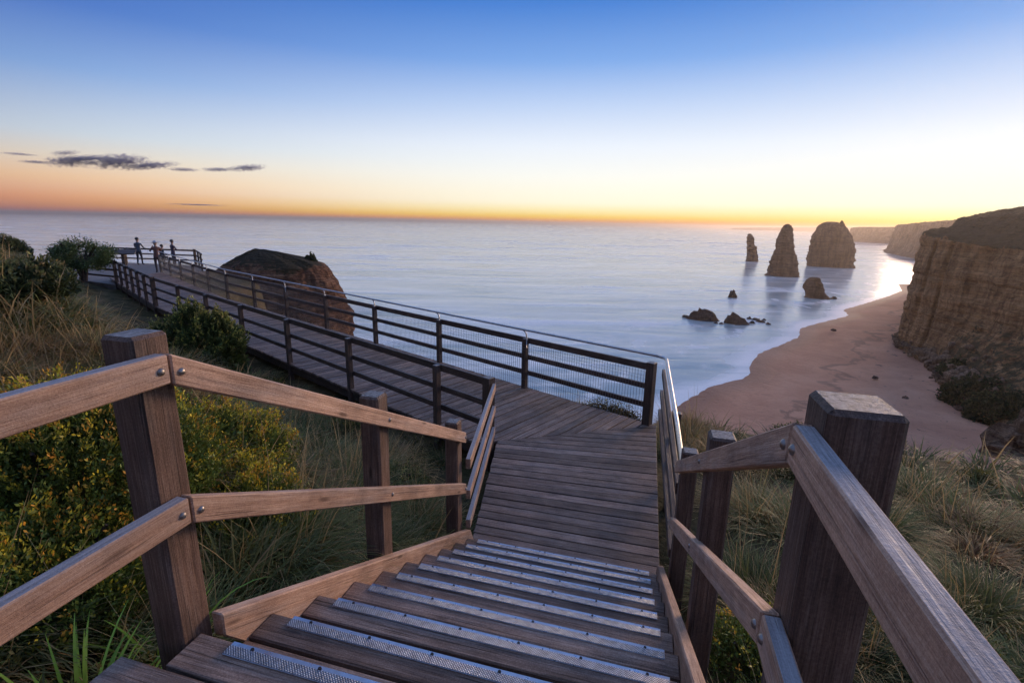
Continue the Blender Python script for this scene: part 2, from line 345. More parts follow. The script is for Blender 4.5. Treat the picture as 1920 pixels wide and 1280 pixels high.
def shore_dist(X, Y):
    "signed distance to the wet edge, positive on the land side (to the right of the line)"
    P = np.stack([X.ravel(), Y.ravel()], 1); out = np.empty(len(P))
    for s in range(0, len(P), 20000):
        d = P[s:s+20000, None, :]-SH[None]; q = (d**2).sum(2); i = q.argmin(1)
        dd = d[np.arange(len(i)), i]; t = SHT[i]; sg = np.sign(t[:, 1]*dd[:, 0]-t[:, 0]*dd[:, 1]); out[s:s+20000] = sg*np.sqrt(q[np.arange(len(i)), i])
    return out.reshape(X.shape)

# ---- sea: a sheet with rings that widen towards the horizon
az = np.radians(np.concatenate([np.arange(-180, -70, 4), np.arange(-70, 82, .5), np.arange(82, 180, 4)]))
rr = np.concatenate([[8], np.geomspace(30, 1200, 250), np.geomspace(1260, 26000, 40)])
A_, R_ = np.meshgrid(az, rr, indexing='ij'); X = -np.sin(A_+YAW*0)*R_; Y = np.cos(A_)*R_
near_m = (R_ < 900) & (X > -260) & (X < 420) & (Y > -40)
sdv = np.full(X.shape, -900.0); sdv[near_m] = shore_dist(X[near_m], Y[near_m])
foam = np.zeros_like(X)
d_ = -sdv                                                                 # metres out to sea
wob = 2.5*fbm(X/9, Y/9, 0, 3, 3); wob2 = fbm(X/22, Y/14, 0, 4, 8)
foam = np.maximum(foam, np.exp(-(np.maximum(0, d_+wob*.3)/(7.5+4.5*wob2))**2.2)*1.25)          # bright swash edge
for k, (dist, wd, am) in enumerate(((21, 3.0, .85), (36, 5, .6), (58, 8, .45), (90, 13, .3))):
    foam = np.maximum(foam, am*np.exp(-((d_-dist-wob*3.2-wob2*10)/wd)**2)*smoothstep(-.35, .35, fbm(X/16+k*7, Y/16, 0, 3, 20+k)))
foam = np.maximum(foam, .10*np.exp(-np.maximum(0, d_)/80))
sea_v = np.stack([X.ravel(), Y.ravel(), np.full(X.size, SEA_Z)], 1)
def sea_mat():
    m, nt, b = new_mat('long_exposure_sea'); g = N(nt, 'ShaderNodeNewGeometry'); pos = g.outputs['Position']
    def stretch(sx, sy, rot=R(14)):
        mp0 = N(nt, 'ShaderNodeMapping'); nt.links.new(pos, mp0.inputs[0]); mp0.inputs['Rotation'].default_value = (0, 0, -rot)
        mp = N(nt, 'ShaderNodeMapping'); nt.links.new(mp0.outputs[0], mp.inputs[0]); mp.inputs['Scale'].default_value = (sx, sy, 1); return mp.outputs[0]
    big = tex_noise(nt, stretch(1/420, 1/150), 1, 5, .55, .5); mid = tex_noise(nt, stretch(1/120, 1/26), 1, 5, .6, .8); fine = tex_noise(nt, stretch(1/34, 1/8), 1, 4, .6, .4)
    a = N(nt, 'ShaderNodeAttribute', attribute_name='foam')
    s1 = mrange(nt, mid, .48, .66); s2 = mrange(nt, fine, .50, .70); s3 = mrange(nt, big, .38, .60)
    st = math_n(nt, 'MULTIPLY', math_n(nt, 'ADD', math_n(nt, 'MULTIPLY', s1, .6), math_n(nt, 'MULTIPLY', s2, .28)), math_n(nt, 'ADD', math_n(nt, 'MULTIPLY', s3, .8), .2))
    sh = N(nt, 'ShaderNodeAttribute', attribute_name='shallow').outputs['Fac']; st = math_n(nt, 'MULTIPLY', st, math_n(nt, 'SUBTRACT', 1, math_n(nt, 'MULTIPLY', sh, .8)))
    f = math_n(nt, 'ADD', math_n(nt, 'MULTIPLY', a.outputs['Fac'], 1.0), math_n(nt, 'MULTIPLY', st, 1.35), clamp=True)
    f = math_n(nt, 'SUBTRACT', f, math_n(nt, 'MULTIPLY', mrange(nt, tex_noise(nt, stretch(1/70, 1/15), 1, 4, .6, .6), .52, .66), .35), clamp=True)
    deep = ramp(nt, mid, [(.36, (.24, .32, .33)), (.5, (.62, .62, .57)), (.64, (.94, .90, .83))])  # dark bands put wave shading into the water colour, pale ones are milky foam
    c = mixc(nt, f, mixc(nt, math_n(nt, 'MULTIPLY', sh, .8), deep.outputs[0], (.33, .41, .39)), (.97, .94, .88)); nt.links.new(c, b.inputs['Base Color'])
    r = math_n(nt, 'ADD', math_n(nt, 'MULTIPLY', f, .25), .17); nt.links.new(r, b.inputs['Roughness'])
    b.inputs['IOR'].default_value = 1.4; b.inputs['Specular IOR Level'].default_value = .5
    h = math_n(nt, 'ADD', math_n(nt, 'MULTIPLY', mid, 3.0), math_n(nt, 'ADD', math_n(nt, 'MULTIPLY', fine, .9), math_n(nt, 'MULTIPLY', big, 6)))
    bump(nt, h, .18, 1.0, b); return m
M_sea = sea_mat()
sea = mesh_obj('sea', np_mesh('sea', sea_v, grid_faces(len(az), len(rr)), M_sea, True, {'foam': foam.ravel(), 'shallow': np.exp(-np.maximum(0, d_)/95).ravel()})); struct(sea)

# ---- beach
gx = np.arange(-70, 260, 2.5); gy = np.arange(20, 500, 2.5); X, Y = np.meshgrid(gx, gy, indexing='ij')
sdb = shore_dist(X, Y)
Z = SEA_Z + np.where(sdb < 0, np.maximum(sdb*.06, -2.5), np.minimum(sdb*.028, 3.4)) + .02
Z += np.where(sdb > 6, .22*fbm(X/14, Y/14, 0, 3, 4)*smoothstep(6, 25, sdb), 0)
def sand_mat():
    m, nt, b = new_mat('wet_ochre_sand'); g = N(nt, 'ShaderNodeNewGeometry'); a = N(nt, 'ShaderNodeAttribute', attribute_name='shore')
    n = tex_noise(nt, g.outputs['Position'], .06, 6, .6, .4); n2 = tex_noise(nt, g.outputs['Position'], .55, 6, .7); n3 = tex_noise(nt, g.outputs['Position'], .35, 3, .5, 1.2)
    c = ramp(nt, n, [(.3, (.50, .22, .125)), (.55, (.63, .305, .18)), (.75, (.70, .37, .235))])
    d = ramp(nt, n2, [(.25, (.6, .58, .56)), (.45, (1, 1, 1))])
    c = mixc(nt, .75, c.outputs[0], mixc(nt, 1, c.outputs[0], d.outputs[0], 'MULTIPLY'))
    w = mrange(nt, a.outputs['Fac'], 1, 12); c = mixc(nt, w, mixc(nt, 1, c, (.56, .54, .54), 'MULTIPLY'), c)
    wl_ = math_n(nt, 'ABSOLUTE', math_n(nt, 'SUBTRACT', math_n(nt, 'ADD', a.outputs['Fac'], math_n(nt, 'MULTIPLY', n, 40)), 44)); c = mixc(nt, math_n(nt, 'MULTIPLY', math_n(nt, 'SUBTRACT', 1, mrange(nt, wl_, .4, 2.2)), .45), c, (.10, .06, .045))
    weed = math_n(nt, 'MULTIPLY', mrange(nt, n3, .66, .72), mrange(nt, a.outputs['Fac'], 18, 40)); c = mixc(nt, weed, c, (.05, .035, .03))
    nt.links.new(c, b.inputs['Base Color'])
    rgh = math_n(nt, 'ADD', math_n(nt, 'MULTIPLY', w, .3), .6); nt.links.new(rgh, b.inputs['Roughness']); b.inputs['Specular IOR Level'].default_value = .2
    bump(nt, math_n(nt, 'ADD', n2, n3), .6, .35, b); return m
beach = mesh_obj('beach', np_mesh('beach', np.stack([X.ravel(), Y.ravel(), Z.ravel()], 1), grid_faces(len(gx), len(gy)), sand_mat(), True, {'shore': sdb.ravel()})); struct(beach)

# ---- the headland that carries the boardwalk
U = np.array([-.899, .437]); NN = np.array([.437, .899])              # along and across the boardwalk
DECK_Z = -1.58
def ground(x, y):
    x = np.asarray(x, float); y = np.asarray(y, float); a = U[0]*x+U[1]*y; w = NN[0]*x+NN[1]*y
    zl = -1.98 + .30*np.maximum(0, 4.3-w)
    zl = np.minimum(zl, .55+.04*np.maximum(0, -w))
    zl += 1.8*np.exp(-((x+13)**2/40+(y-5.5)**2/7)) + 1.3*np.exp(-((x+26)**2/60+(y-15.2)**2/9)) + .5*np.exp(-((x+4.2)**2/6+(y-2.0)**2/3))
    wl = 4.5+.065*np.maximum(0, a-20.6)
    zl = np.where(a > 2.5, np.minimum(zl, -1.95+.16*np.maximum(0, wl-w)+.95*np.maximum(0, wl-2.0-w)), zl)
    zr = -.95-.155*np.maximum(y, -3)-.05*np.clip(x-.6, 0, 30)
    t = smoothstep(-.4, .9, x); z = zl*(1-t)+zr*t
    zs = np.interp(y, [1.2, 4.2], [0, -1.58])-.38
    z = np.minimum(z, zs+.5*np.maximum(0, np.maximum(-1.7-x, x-.6)))
    z = np.where((x < 1.2) & (x > -2.2) & (y > 3.6), np.minimum(z, -1.85), z)
    we = 7.75+3.0*smoothstep(-.6, 2.6, x)+.49*np.maximum(0, x-2.6)+3.6*smoothstep(24, 30, a)*(1-smoothstep(41, 46, a))+.25*fbm(x/1.7, y/1.7, 0, 3, 5)
    e = np.maximum(np.maximum(w-we, (a-44)*.8), (x-26)*.6)
    z = z+.10*fbm(x/1.3, y/1.3, 0, 3, 2)
    z = z-np.where(e > 0, np.minimum(e*.7+np.maximum(0, e-.5)*7, 46), 0)
    return np.maximum(z, -47)
gx = np.concatenate([np.arange(-62, -34, 1.0), np.arange(-34, 14, .3), np.arange(14, 40, 1.0)]); gy = np.concatenate([np.arange(-14, -3, 1.0), np.arange(-3, 16, .3), np.arange(16, 46, .5)])
X, Y = np.meshgrid(gx, gy, indexing='ij'); Z = ground(X, Y)
head = mesh_obj('headland', np_mesh('headland', np.stack([X.ravel(), Y.ravel(), Z.ravel()], 1), grid_faces(len(gx), len(gy)), M_ground, True)); struct(head)

# ---- the big cliff beside the beach: lofted sections (wall line, how high its lip, slope behind, scree in front)
def loft(name, secs, nu, nv, mat, seed, amp, bed, fine=1.0):
    """secs: list of (plan x, plan y, outward x, outward y, profile[(outward offset, z, veg)]) along the wall"""
    ks = np.linspace(0, len(secs)-1, nu); plan = np.array([s[:2] for s in secs], float); out = np.array([s[2:4] for s in secs], float); prof = np.array([s[4] for s in secs], float)
    base = np.arange(len(secs)); ip = lambda arr: np.interp(ks, base, arr)
    px, py = ip(plan[:, 0]), ip(plan[:, 1]); ox, oy = ip(out[:, 0]), ip(out[:, 1]); ln = np.hypot(ox, oy); ox /= ln; oy /= ln
    m = prof.shape[1]; kv = np.linspace(0, m-1, nv); V = np.zeros((nu, nv, 3)); veg = np.zeros((nu, nv))
    P = np.stack([np.stack([ip(prof[:, j, q]) for q in range(3)], -1) for j in range(m)], 1)          # nu,m,3
    j0 = np.minimum(kv.astype(int), m-2); f = (kv-j0)[None, :, None]; Q = P[:, j0]*(1-f)+P[:, j0+1]*f
    off, z, veg = Q[..., 0], Q[..., 1], Q[..., 2]
    x = px[:, None]+ox[:, None]*off; y = py[:, None]+oy[:, None]*off
    steep = 1-veg
    d = amp*fbm(x/14, y/14, z/14, 4, seed)+.42*amp*fbm(x/4, y/4, z/4, 3, seed+9)
    gul = 1-np.abs(vnoise(x/9, y/9, z/60, seed+12)); d = d-.9*amp*np.maximum(0, gul-.72)/.28*(1-veg)*(amp < 5)
    led = bed*(np.sign(vnoise(0*z, x/90, z/2.1, seed+4))*.45+.6*vnoise(0*z+5, x/30, z/.9, seed+5))*steep
    x = x+ox[:, None]*(d+led); y = y+oy[:, None]*(d+led); z = z+np.where(veg > .5, .9*fine*fbm(x/3.2, y/3.2, 0, 4, seed+2), 0)
    me = np_mesh(name, np.stack([x.ravel(), y.ravel(), z.ravel()], 1), grid_faces(nu, nv), mat, True, {'veg': veg.ravel()})
    return me
def sec(px, D, lip, sky, foot, tal, ox, oy, back=60):
    "section of the cliff: measured direction and distance of its lip, height of the skyline behind it, where wall meets scree, scree reach"
    lip += 5.0; sky += 1.0; p = spot(px, 500, D); q = min(1, tal/24)
    return (p[0], p[1], ox, oy, [(-back-60, sky+1, 1), (-back, sky, 1), (-back*.45, lip+(sky-lip)*.72, 1), (-5, lip+1.2, 1), (-.8, lip, .75), (0, lip-1.2, .12), (.8+.7*q, lip-9, .05), (1.2+q, (lip+foot)/2, .10), (1.6+1.8*q, foot+6, .10), (2+3*q, foot, .1+.35*q),
                                             (2+3*q+tal*.45*q, foot+(SEA_Z-foot)*.55, .1+.45*q), (2.4+2.6*q+tal*.85*q, SEA_Z+3.6, .1+.42*q), (3+5*q+tal*q, SEA_Z-1.5, .2)])
cl = [sec(1755, 420, -4, 2, -40, 3, -.9, .3), sec(1738, 330, -4.5, 2, -40, 3, -.95, .1), sec(1722, 262, -4.2, 2, -39, 2, -.9, -.25), sec(1718, 243, -4.6, 3, -38, 4, -.75, -.66), sec(1748, 232, -5.6, 7, -36, 9, -.55, -.83),
      sec(1800, 222, -6.6, 9.0, -33, 13, -.58, -.81), sec(1860, 214, -7.6, 10.5, -29, 24, -.60, -.8), sec(1925, 204, -8, 11, -27, 34, -.62, -.78), sec(2020, 192, -8, 11.5, -26, 38, -.65, -.75), sec(2200, 175, -8, 12, -24, 40, -.7, -.7), sec(2600, 160, -8, 12, -24, 60, -.8, -.6)]
cliff = mesh_obj('cliff', loft('cliff', cl, 330, 190, M_cliff, 31, 2.4, 1.0, 1.5)); struct(cliff)

# ---- blocks fallen from the cliff: a litter of stones nobody could count
def rubble():
    VV, FF = [], []; o_ = 0
    bm = bmesh.new(); bmesh.ops.create_icosphere(bm, subdivisions=1, radius=1); base = np.array([v.co for v in bm.verts]); fc = np.array([[v.index for v in f.verts] for f in bm.faces]); bm.free()
    cv = np.empty(len(cliff.data.vertices)*3, np.float32); cliff.data.vertices.foreach_get('co', cv); cv = cv.reshape(330, 190, 3)
    for k in range(620):
        i = int(rng.integers(70, 250)); foot = np.argmax(cv[i, :, 2] < SEA_Z+1.6); j = int(min(189, max(118, foot-abs(rng.normal(0, 10))))); p = cv[i, j]+rng.normal(0, 1.0, 3)*np.array([1, 1, 0])
        r_ = float(np.exp(rng.normal(-.35, .6))); r_ = min(r_, 2.0)*(.55 if i < 150 else 1); q = base*(1+rng.uniform(-.3, .3, (len(base), 1)))*rng.uniform(.6, 1.3, 3)*r_; VV.append(q+p+np.array([0, 0, .1*r_])); FF.append(fc+o_); o_ += len(base)
    me = np_mesh('rubble', np.concatenate(VV), np.concatenate(FF), rock_mat('fallen_block_rock', (.36, .23, .145), (.18, .11, .07), (.5, .36, .25), .4, .8, 2.0)); o = mesh_obj('cliff_rubble', me); struct(o, 'stuff'); o['label'] = 'fallen blocks littering the foot of the big cliff'
rubble()

# ---- cliffs farther along the coast
def coast(name, pts, zb, seed, mat, outw, wall=12, nu=120, nv=60, amp=7):
    secs = []
    for (px, D, top) in pts:
        p = spot(px, 440, D); secs.append((p[0], p[1], outw[0], outw[1], [(-220, top+2, 1), (-60, top+1, 1), (-14, top, 1), (-2, top-2, .5), (0, top-6, .05), (wall*.4, (top+zb)/2, 0), (wall*.8, zb+8, 0), (wall*1.6, zb+1.5, .15), (wall*2.2, zb-3, .1)]))
    o = mesh_obj(name, loft(name, secs, nu, nv, mat, seed, amp, 2.2, 2)); return struct(o)
coast('headland', [(1740, 2300, 18), (1705, 1800, 17), (1684, 1500, 14), (1676, 1400, 13), (1684, 1300, 13), (1720, 1150, 16), (1780, 1000, 18), (1900, 900, 20)], SEA_Z, 51, M_far, (-.7, -.7), 20)
coast('headland', [(1660, 3300, 14), (1622, 2750, 12), (1600, 2500, 10), (1594, 2440, 8), (1600, 2350, 8), (1640, 2250, 10), (1690, 2150, 12), (1790, 2000, 14)], SEA_Z, 61, M_far, (-.65, -.75), 34, amp=12)
coast('headland', [(1370, 9500, -22), (1400, 9300, -10), (1450, 9100, 6), (1520, 8800, 18), (1580, 8400, 26), (1640, 8000, 30), (1760, 7500, 30)], SEA_Z, 71, M_far, (-.3, -.95), 120, amp=25)

# ---- sea stacks: outline widths taken level by level, layered and broken all round
def stack(name, label, D, prof, mat=M_stack, depth=.8, seed=1, bed=.05, rough=.09, top_veg=0., zbase=SEA_Z-1.5, nu=96, nz=90, cat='sea stack', group=None, vegz=None, zr=.02):
    "prof: (y, left x, right x) from top to foot as measured"
    pts = []
    for y, xl, xr in prof:
        a = spot(xl, y, D); b = spot(xr, y, D); c = (a+b)/2; pts.append((c[2], c[0], c[1], np.linalg.norm((b-a)[:2])/2))
    pts = np.array(pts)[::-1]; zt = pts[-1, 0]; zs = np.linspace(min(zbase, pts[0, 0]), zt, nz); 
    cx = np.interp(zs, pts[:, 0], pts[:, 1]); cy_ = np.interp(zs, pts[:, 0], pts[:, 2]); hw = np.interp(zs, pts[:, 0], pts[:, 3])
    ctr = spot((prof[-1][1]+prof[-1][2])/2, 450, D); vd = np.array([ctr[0], ctr[1]])/math.hypot(ctr[0], ctr[1]); sdv = np.array([vd[1], -vd[0]])
    th = np.linspace(0, 2*np.pi, nu, endpoint=False); T, Zs = np.meshgrid(th, zs, indexing='ij')
    H = zt-zs[0]; ex = np.sign(np.cos(T))*np.abs(np.cos(T))**.8; ey = np.sign(np.sin(T))*np.abs(np.sin(T))**.8
    sc_ = max(hw)
    wx, wy = np.cos(T)*2.2, np.sin(T)*2.2
    n = rough*fbm(wx, wy, Zs/sc_*2.2, 4, seed)+rough*.5*fbm(wx*3, wy*3, Zs/sc_*5, 3, seed+3)
    ledge = bed*(np.round(2.5*vnoise(wx*.4, wy*.4, Zs/sc_*7, seed+7))/2.5+.5*vnoise(wx, wy, Zs/sc_*22, seed+8))
    r = (1+n+ledge); hwm = np.broadcast_to(hw, T.shape)
    lx = hwm*ex*r; ly = hwm.max()*depth*(hwm/hwm.max())**.75*ey*r
    x = cx[None, :]+sdv[0]*lx+vd[0]*ly; y = cy_[None, :]+sdv[1]*lx+vd[1]*ly
    z = Zs+zr*H*fbm(wx*1.3, wy*1.3, Zs/sc_*3, 4, seed+5)
    V = np.stack([x.ravel(), y.ravel(), z.ravel()], 1); F = grid_faces(nu, nz, True)
    topc = len(V); V = np.vstack([V, [[cx[-1], cy_[-1], zt+.01*H]]]); i = np.arange(nu)
    F2 = np.stack([i*nz+nz-1, ((i+1) % nu)*nz+nz-1, np.full(nu, topc), np.full(nu, topc)], 1)
    tri = np.vstack([F[:, [0, 1, 2]], F[:, [0, 2, 3]], F2[:, :3]])
    vz = vegz if vegz is not None else zt+1e3
    vg = smoothstep(-3, 3, V[:, 2]-vz-2.5*fbm(V[:, 0]/8, V[:, 1]/8, 0, 3, seed+2))*.95
    o0 = np.array([cx[0], cy_[0], zs[0]]); me = np_mesh(name, V-o0, tri, mat, True, {'veg': vg}); o = mesh_obj(name, me); o.location = o0
    return tag(o, label, cat, group), (zt, o0)
GS = 'sea stacks standing in the water'
stack('sea_stack', 'thin farthest sea stack, a narrow finger of rock leftmost of the three tall ones', 750, [(438.5,1403,1408),(441,1401,1411),(446,1400,1414),(454,1400,1414.5),(460,1401,1415),(462,1400,1419),(474,1400,1420.5),(484,1399,1421.5),(491,1398,1422),(495,1397,1423)], seed=3, bed=.10, rough=.10, group=GS)
stack('sea_stack', 'pointed tapering sea stack between the thin one and the broad one', 545, [(421,1473,1479),(423,1469,1484),(429,1465,1486.5),(440,1459,1488),(455,1455,1488),(468,1453,1489.5),(476,1449,1490.5),(479,1448,1495),(492,1444,1496),(505,1440,1497.5),(513,1437.5,1498),(517,1433,1499),(521,1431,1500)], seed=14, bed=.075, rough=.07, group=GS)
s3 = stack('sea_stack', 'broadest dome-topped sea stack with a knob on its right shoulder', 722, [(416.5,1547,1571),(418,1542,1576),(421,1537,1583),(426,1531,1589),(434,1527,1592),(444,1521,1597),(456,1518,1604),(464,1516.5,1605),(476,1515.5,1604.5),(488,1514,1603),(498,1514,1602),(503,1513,1602)], seed=25, bed=.05, rough=.045, depth=.7, group=GS)
stack('rock', 'small upright rock knob crowning the broad sea stack', 716, [(413.5,1577,1580),(417,1575,1582),(421,1574,1584),(428,1572,1588),(436,1570,1590)], seed=5, bed=.12, rough=.2, zbase=-2, nu=32, nz=24, cat='rock')
stack('sea_stack', 'low rounded stack like a leaning stump close to the shoreline', 386, [(520,1522,1535),(521.5,1517,1538),(526,1511.5,1540),(532,1507.5,1543),(540,1505,1545.5),(546,1508,1547),(551,1509.5,1549.5),(556,1509,1555),(559,1507,1559),(562,1506,1562)], seed=36, bed=.05, rough=.06, group=GS)
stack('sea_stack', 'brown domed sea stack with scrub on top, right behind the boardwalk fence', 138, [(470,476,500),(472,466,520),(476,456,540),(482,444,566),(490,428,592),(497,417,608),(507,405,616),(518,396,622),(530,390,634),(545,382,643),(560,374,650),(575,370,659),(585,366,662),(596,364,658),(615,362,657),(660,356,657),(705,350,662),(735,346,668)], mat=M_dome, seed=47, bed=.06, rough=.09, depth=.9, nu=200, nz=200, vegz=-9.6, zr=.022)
def blob_rock(name, label, px, py, D, w, h, d, mat, seed, sharp=.35, cat='rock', group=None, rot=None, z=None, sub=3, peak=0):
    p = spot(px, py, D); zb = SEA_Z if z is None else z
    bm = bmesh.new(); bmesh.ops.create_icosphere(bm, subdivisions=sub, radius=1)
    for v in bm.verts:
        c = v.co.copy(); n1 = mnoise.fractal(c*1.3+Vector((seed, seed*2, 0)), .8, 2, 5); n2 = mnoise.cell(c*2.1+Vector((seed, 0, 3)))
        c *= 1+sharp*n1+.18*(n2-.3)
        zc = c.z; tp = max(0, zc)
        v.co = Vector((c.x*w/2*(1-.35*tp)+peak*tp*w, c.y*d/2*(1-.35*tp), zc*h if zc > 0 else zc*h*.4))
    me = bpy.data.meshes.new(name); bm.to_mesh(me); bm.free(); me.materials.append(mat)
    o = mesh_obj(name, me); o.location = (p[0], p[1], zb); o.rotation_euler = (0, 0, rot if rot is not None else math.atan2(p[1], p[0])-math.pi/2)
    return tag(o, label, cat, group)
GR = 'rocks breaking the water off the beach'
blob_rock('rock', 'largest peaked boulder of the pair in the shallows, its left one', 1322, 598, 258, 16, 5.4, 9, M_rock, 3.1, .22, group=GR, peak=-.12)
blob_rock('rock', 'smaller wedge-shaped boulder of the pair in the shallows, its right one', 1379, 604, 256, 10.5, 5.0, 8, M_rock, 8.4, .22, group=GR, peak=-.14)
blob_rock('rock', 'lone small pointed rock in open water left of the stump-like stack', 1373, 555, 352, 6, 4.6, 5, M_rock, 5.7, .5, group=GR)
blob_rock('rock', 'flat dark rock awash at the left end of the boulder pair', 1287, 594, 262, 4.2, 1.2, 3, M_rock, 6.3, .4, group=GR)
blob_rock('rock', 'tiny rock just right of the stump-like stack', 1564, 557, 388, 4, 1.6, 3, M_rock, 2.2, .4, group=GR)
small = [(1404,598,2.6,1.2),(1410,606,3.4,1.1),(1417,600,4.2,1.3),(1426,604,4.4,1.1),(1433,600,2.2,.9),(1440,608,2.4,1.0),(1352,607,2.6,.9),(1343,606,2.2,.8)]
for i, (x, y, w, hh) in enumerate(small):
    blob_rock('rock', ['smallest first rock right behind the right boulder of the pair', 'low rock touching the right boulder of the pair on its waterline', 'rounded rock third in the string trailing right of the boulder pair', 'longest flat rock in the string trailing right of the boulder pair', 'tiny rock upper right in the string beside the boulder pair', 'last rock at the right end of the string by the boulder pair', 'small rock in the gap between the two boulders, its right one', 'small rock in the gap between the two boulders, its left one'][i], x, y, float(np.hypot(*onz(x, y, SEA_Z)[:2])), w, hh, w*.7, M_rock, 11+i*1.7, .4, group='small rocks by the boulder pair', sub=2)
for i, (x, y, w, lab) in enumerate([(1564,618,2.2,'single dark stone on the bare wet sand beyond the waterline'), (1640,708,1.8,'dark stone on the sand midway between water and cliff'), (1800,768,3.0,'larger brown stone at the foot of the scree slope'), (1825,778,2.2,'smaller stone beside the scree, nearest to the right edge'), (1696,752,1.6,'dark stone on the sand behind the big right-hand post')]):
    q = onz(x, y, SEA_Z+1.5); blob_rock('rock', lab, x, y, float(np.hypot(q[0], q[1])), w, w*.4, w*.8, M_rock, 31+i*2.3, .4, sub=2, z=SEA_Z+float(min(3, 1.2+.3*i)))
blob_rock('rock_outcrop', 'pale jagged rock outcrop poking in at the right edge above the grass', 1968, 812, 62, 7, 5.5, 7, M_outcrop, 17.3, .5, cat='rock', z=float(spot(1930, 838, 62)[2]), sub=4)


# ================================================================== WOODWORK
def beam(name, p, q, w, h, mat_prefix, parent, bev=.004, top=True, roll=0):
    "rail between two points, p and q on its top centre line; local X runs along it"
    p, q = Vector(p), Vector(q); L = (q-p).length; me = box_mesh(L, w, h, bev, W[mat_prefix+'x'], -h)
    o = mesh_obj(name, me, None, parent); t = (q-p).normalized(); s = Vector((0, 0, 1)).cross(t).normalized(); n = t.cross(s)
    Mx = Matrix((t, s, n)).transposed().to_4x4(); Mx.translation = (p+q)/2
    o.matrix_world = Mx if parent is None else parent.matrix_basis.inverted() @ Mx
    return o
def post(x, y, z0, z1, s, parent, mat='postz', rz=0, name='post', bev=.007):
    o = mesh_obj(name, box_mesh(s, s, z1-z0, bev, W[mat], 0), None, parent); px, py, pz = parent.location if parent else (0, 0, 0)
    o.location = (x-px, y-py, z0-pz); o.rotation_euler = (rnd.uniform(-.006, .006), rnd.uniform(-.006, .006), rz+rnd.uniform(-.02, .02)); return o
def plank_poly(poly, z, parent, mat, th=.04, ch=.004):
    "plank with its own outline (x,y points in order), chamfered top; origin at its middle, local X along its length"
    P = np.array(poly, float); c = P.mean(0); e = np.roll(P, -1, 0)-P; k = np.argmax((e**2).sum(1)); ang = math.atan2(e[k][1], e[k][0])
    ca, sa = math.cos(-ang), math.sin(-ang); Q = (P-c) @ np.array([[ca, sa], [-sa, ca]]); n = len(Q)
    area = .5*sum(Q[i][0]*Q[(i+1) % n][1]-Q[(i+1) % n][0]*Q[i][1] for i in range(n))
    if area < 0: Q = Q[::-1]
    I = Q*(1-np.minimum(.45, ch/np.maximum(.01, np.abs(Q))))
    V = [(*q, 0) for q in I]+[(*q, -ch) for q in Q]+[(*q, -th) for q in Q]
    F = [tuple(range(n))]+[(n*k2+i, n*(k2+1)+i, n*(k2+1)+(i+1) % n, n*k2+(i+1) % n) for k2 in (0, 1) for i in range(n)]+[tuple(range(2*n, 3*n))[::-1]]
    me = bpy.data.meshes.new('plank'); me.from_pydata(V, [], F); me.materials.append(mat)
    o = mesh_obj('plank', me, None, parent); pl = parent.location; dz = rnd.uniform(-.004, .004)
    o.location = (c[0]-pl[0], c[1]-pl[1], z-pl[2]+dz); o.rotation_euler = (rnd.uniform(-.004, .004), 0, ang); return o
def bolt_mesh():
    bm = bmesh.new(); bmesh.ops.create_uvsphere(bm, u_segments=10, v_segments=6, radius=.0135)
    bmesh.ops.delete(bm, geom=[v for v in bm.verts if v.co.z < -.001], context='VERTS')
    for v in bm.verts: v.co.z *= .7
    for f in bm.faces: f.smooth = True
    me = bpy.data.meshes.new('bolt'); bm.to_mesh(me); bm.free(); me.materials.append(M_bolt); return me
ME_BOLT = bolt_mesh()
def bolt(x, y, z, nx, parent):
    o = mesh_obj('bolt', ME_BOLT, None, parent); pl = parent.location; o.location = (x-pl[0], y-pl[1], z-pl[2]); o.rotation_euler = (0, R(90)*nx, 0); return o

XL, XR = -1.45, .345             # faces of the handrails towards the steps
Y0, GO, RI = 1.177, .3017, .158
nose_y = lambda i: Y0+GO*i
# ---- upper deck
deck = thing('upper_deck', 'dark weathered plank deck at the top of the steps, lower edge of the picture', 'deck', (-.6, .5, 0))
yb = Y0
for k in range(16):
    xl = -1.675+rnd.uniform(-.012, .012) if k else -1.49
    if k == 0: plank_poly([(-1.49, yb-.142), (.40, yb-.142), (.40, yb), (-1.49, yb)], 0, deck, W['deckx'])
    else: plank_poly([(xl, yb-.142), (.60, yb-.142), (.60, yb), (xl, yb)], 0, deck, W['deckx'])
    yb -= .155
for x in (-1.55, -.55, .45):
    o = mesh_obj('joist', box_mesh(.05, 2.3, .14, .003, W['posty'], -.183), None, deck); o.location = (x+.6, -.65, 0)
# ---- steps
st = thing('staircase', 'wooden flight of steps with bright metal edge strips leading down to the landing', 'staircase', (-.55, 2.5, -.8))
def stair_strip(i):
    y = nose_y(i); z = -RI*i; x0, x1 = -1.335, .225; L = x1-x0
    o = mesh_obj('nosing_strip', box_mesh(L, .056, .005, .0012, M_alu, 0), None, st)
    o.location = ((x0+x1)/2+.55, y-.029-2.5, z+.0015+.8); o.rotation_euler = (0, 0, rnd.uniform(-.002, .002))
    g = mesh_obj('grip_insert', box_mesh(L-.004, .037, .0035, 0, M_grip, 0), None, o); g.location = (0, -.0085, .0035)
    bm = bmesh.new()
    for k in range(6):
        for yy in (.019,):
            r = bmesh.ops.create_cone(bm, cap_ends=True, segments=10, radius1=.0068, radius2=.006, depth=.004)
            bmesh.ops.translate(bm, verts=r['verts'], vec=(-L/2+.09+k*(L-.18)/5, yy-.004, .0072))
    me = bpy.data.meshes.new('screws'); bm.to_mesh(me); bm.free(); mesh_obj('screw_row', me, M_screw, o)
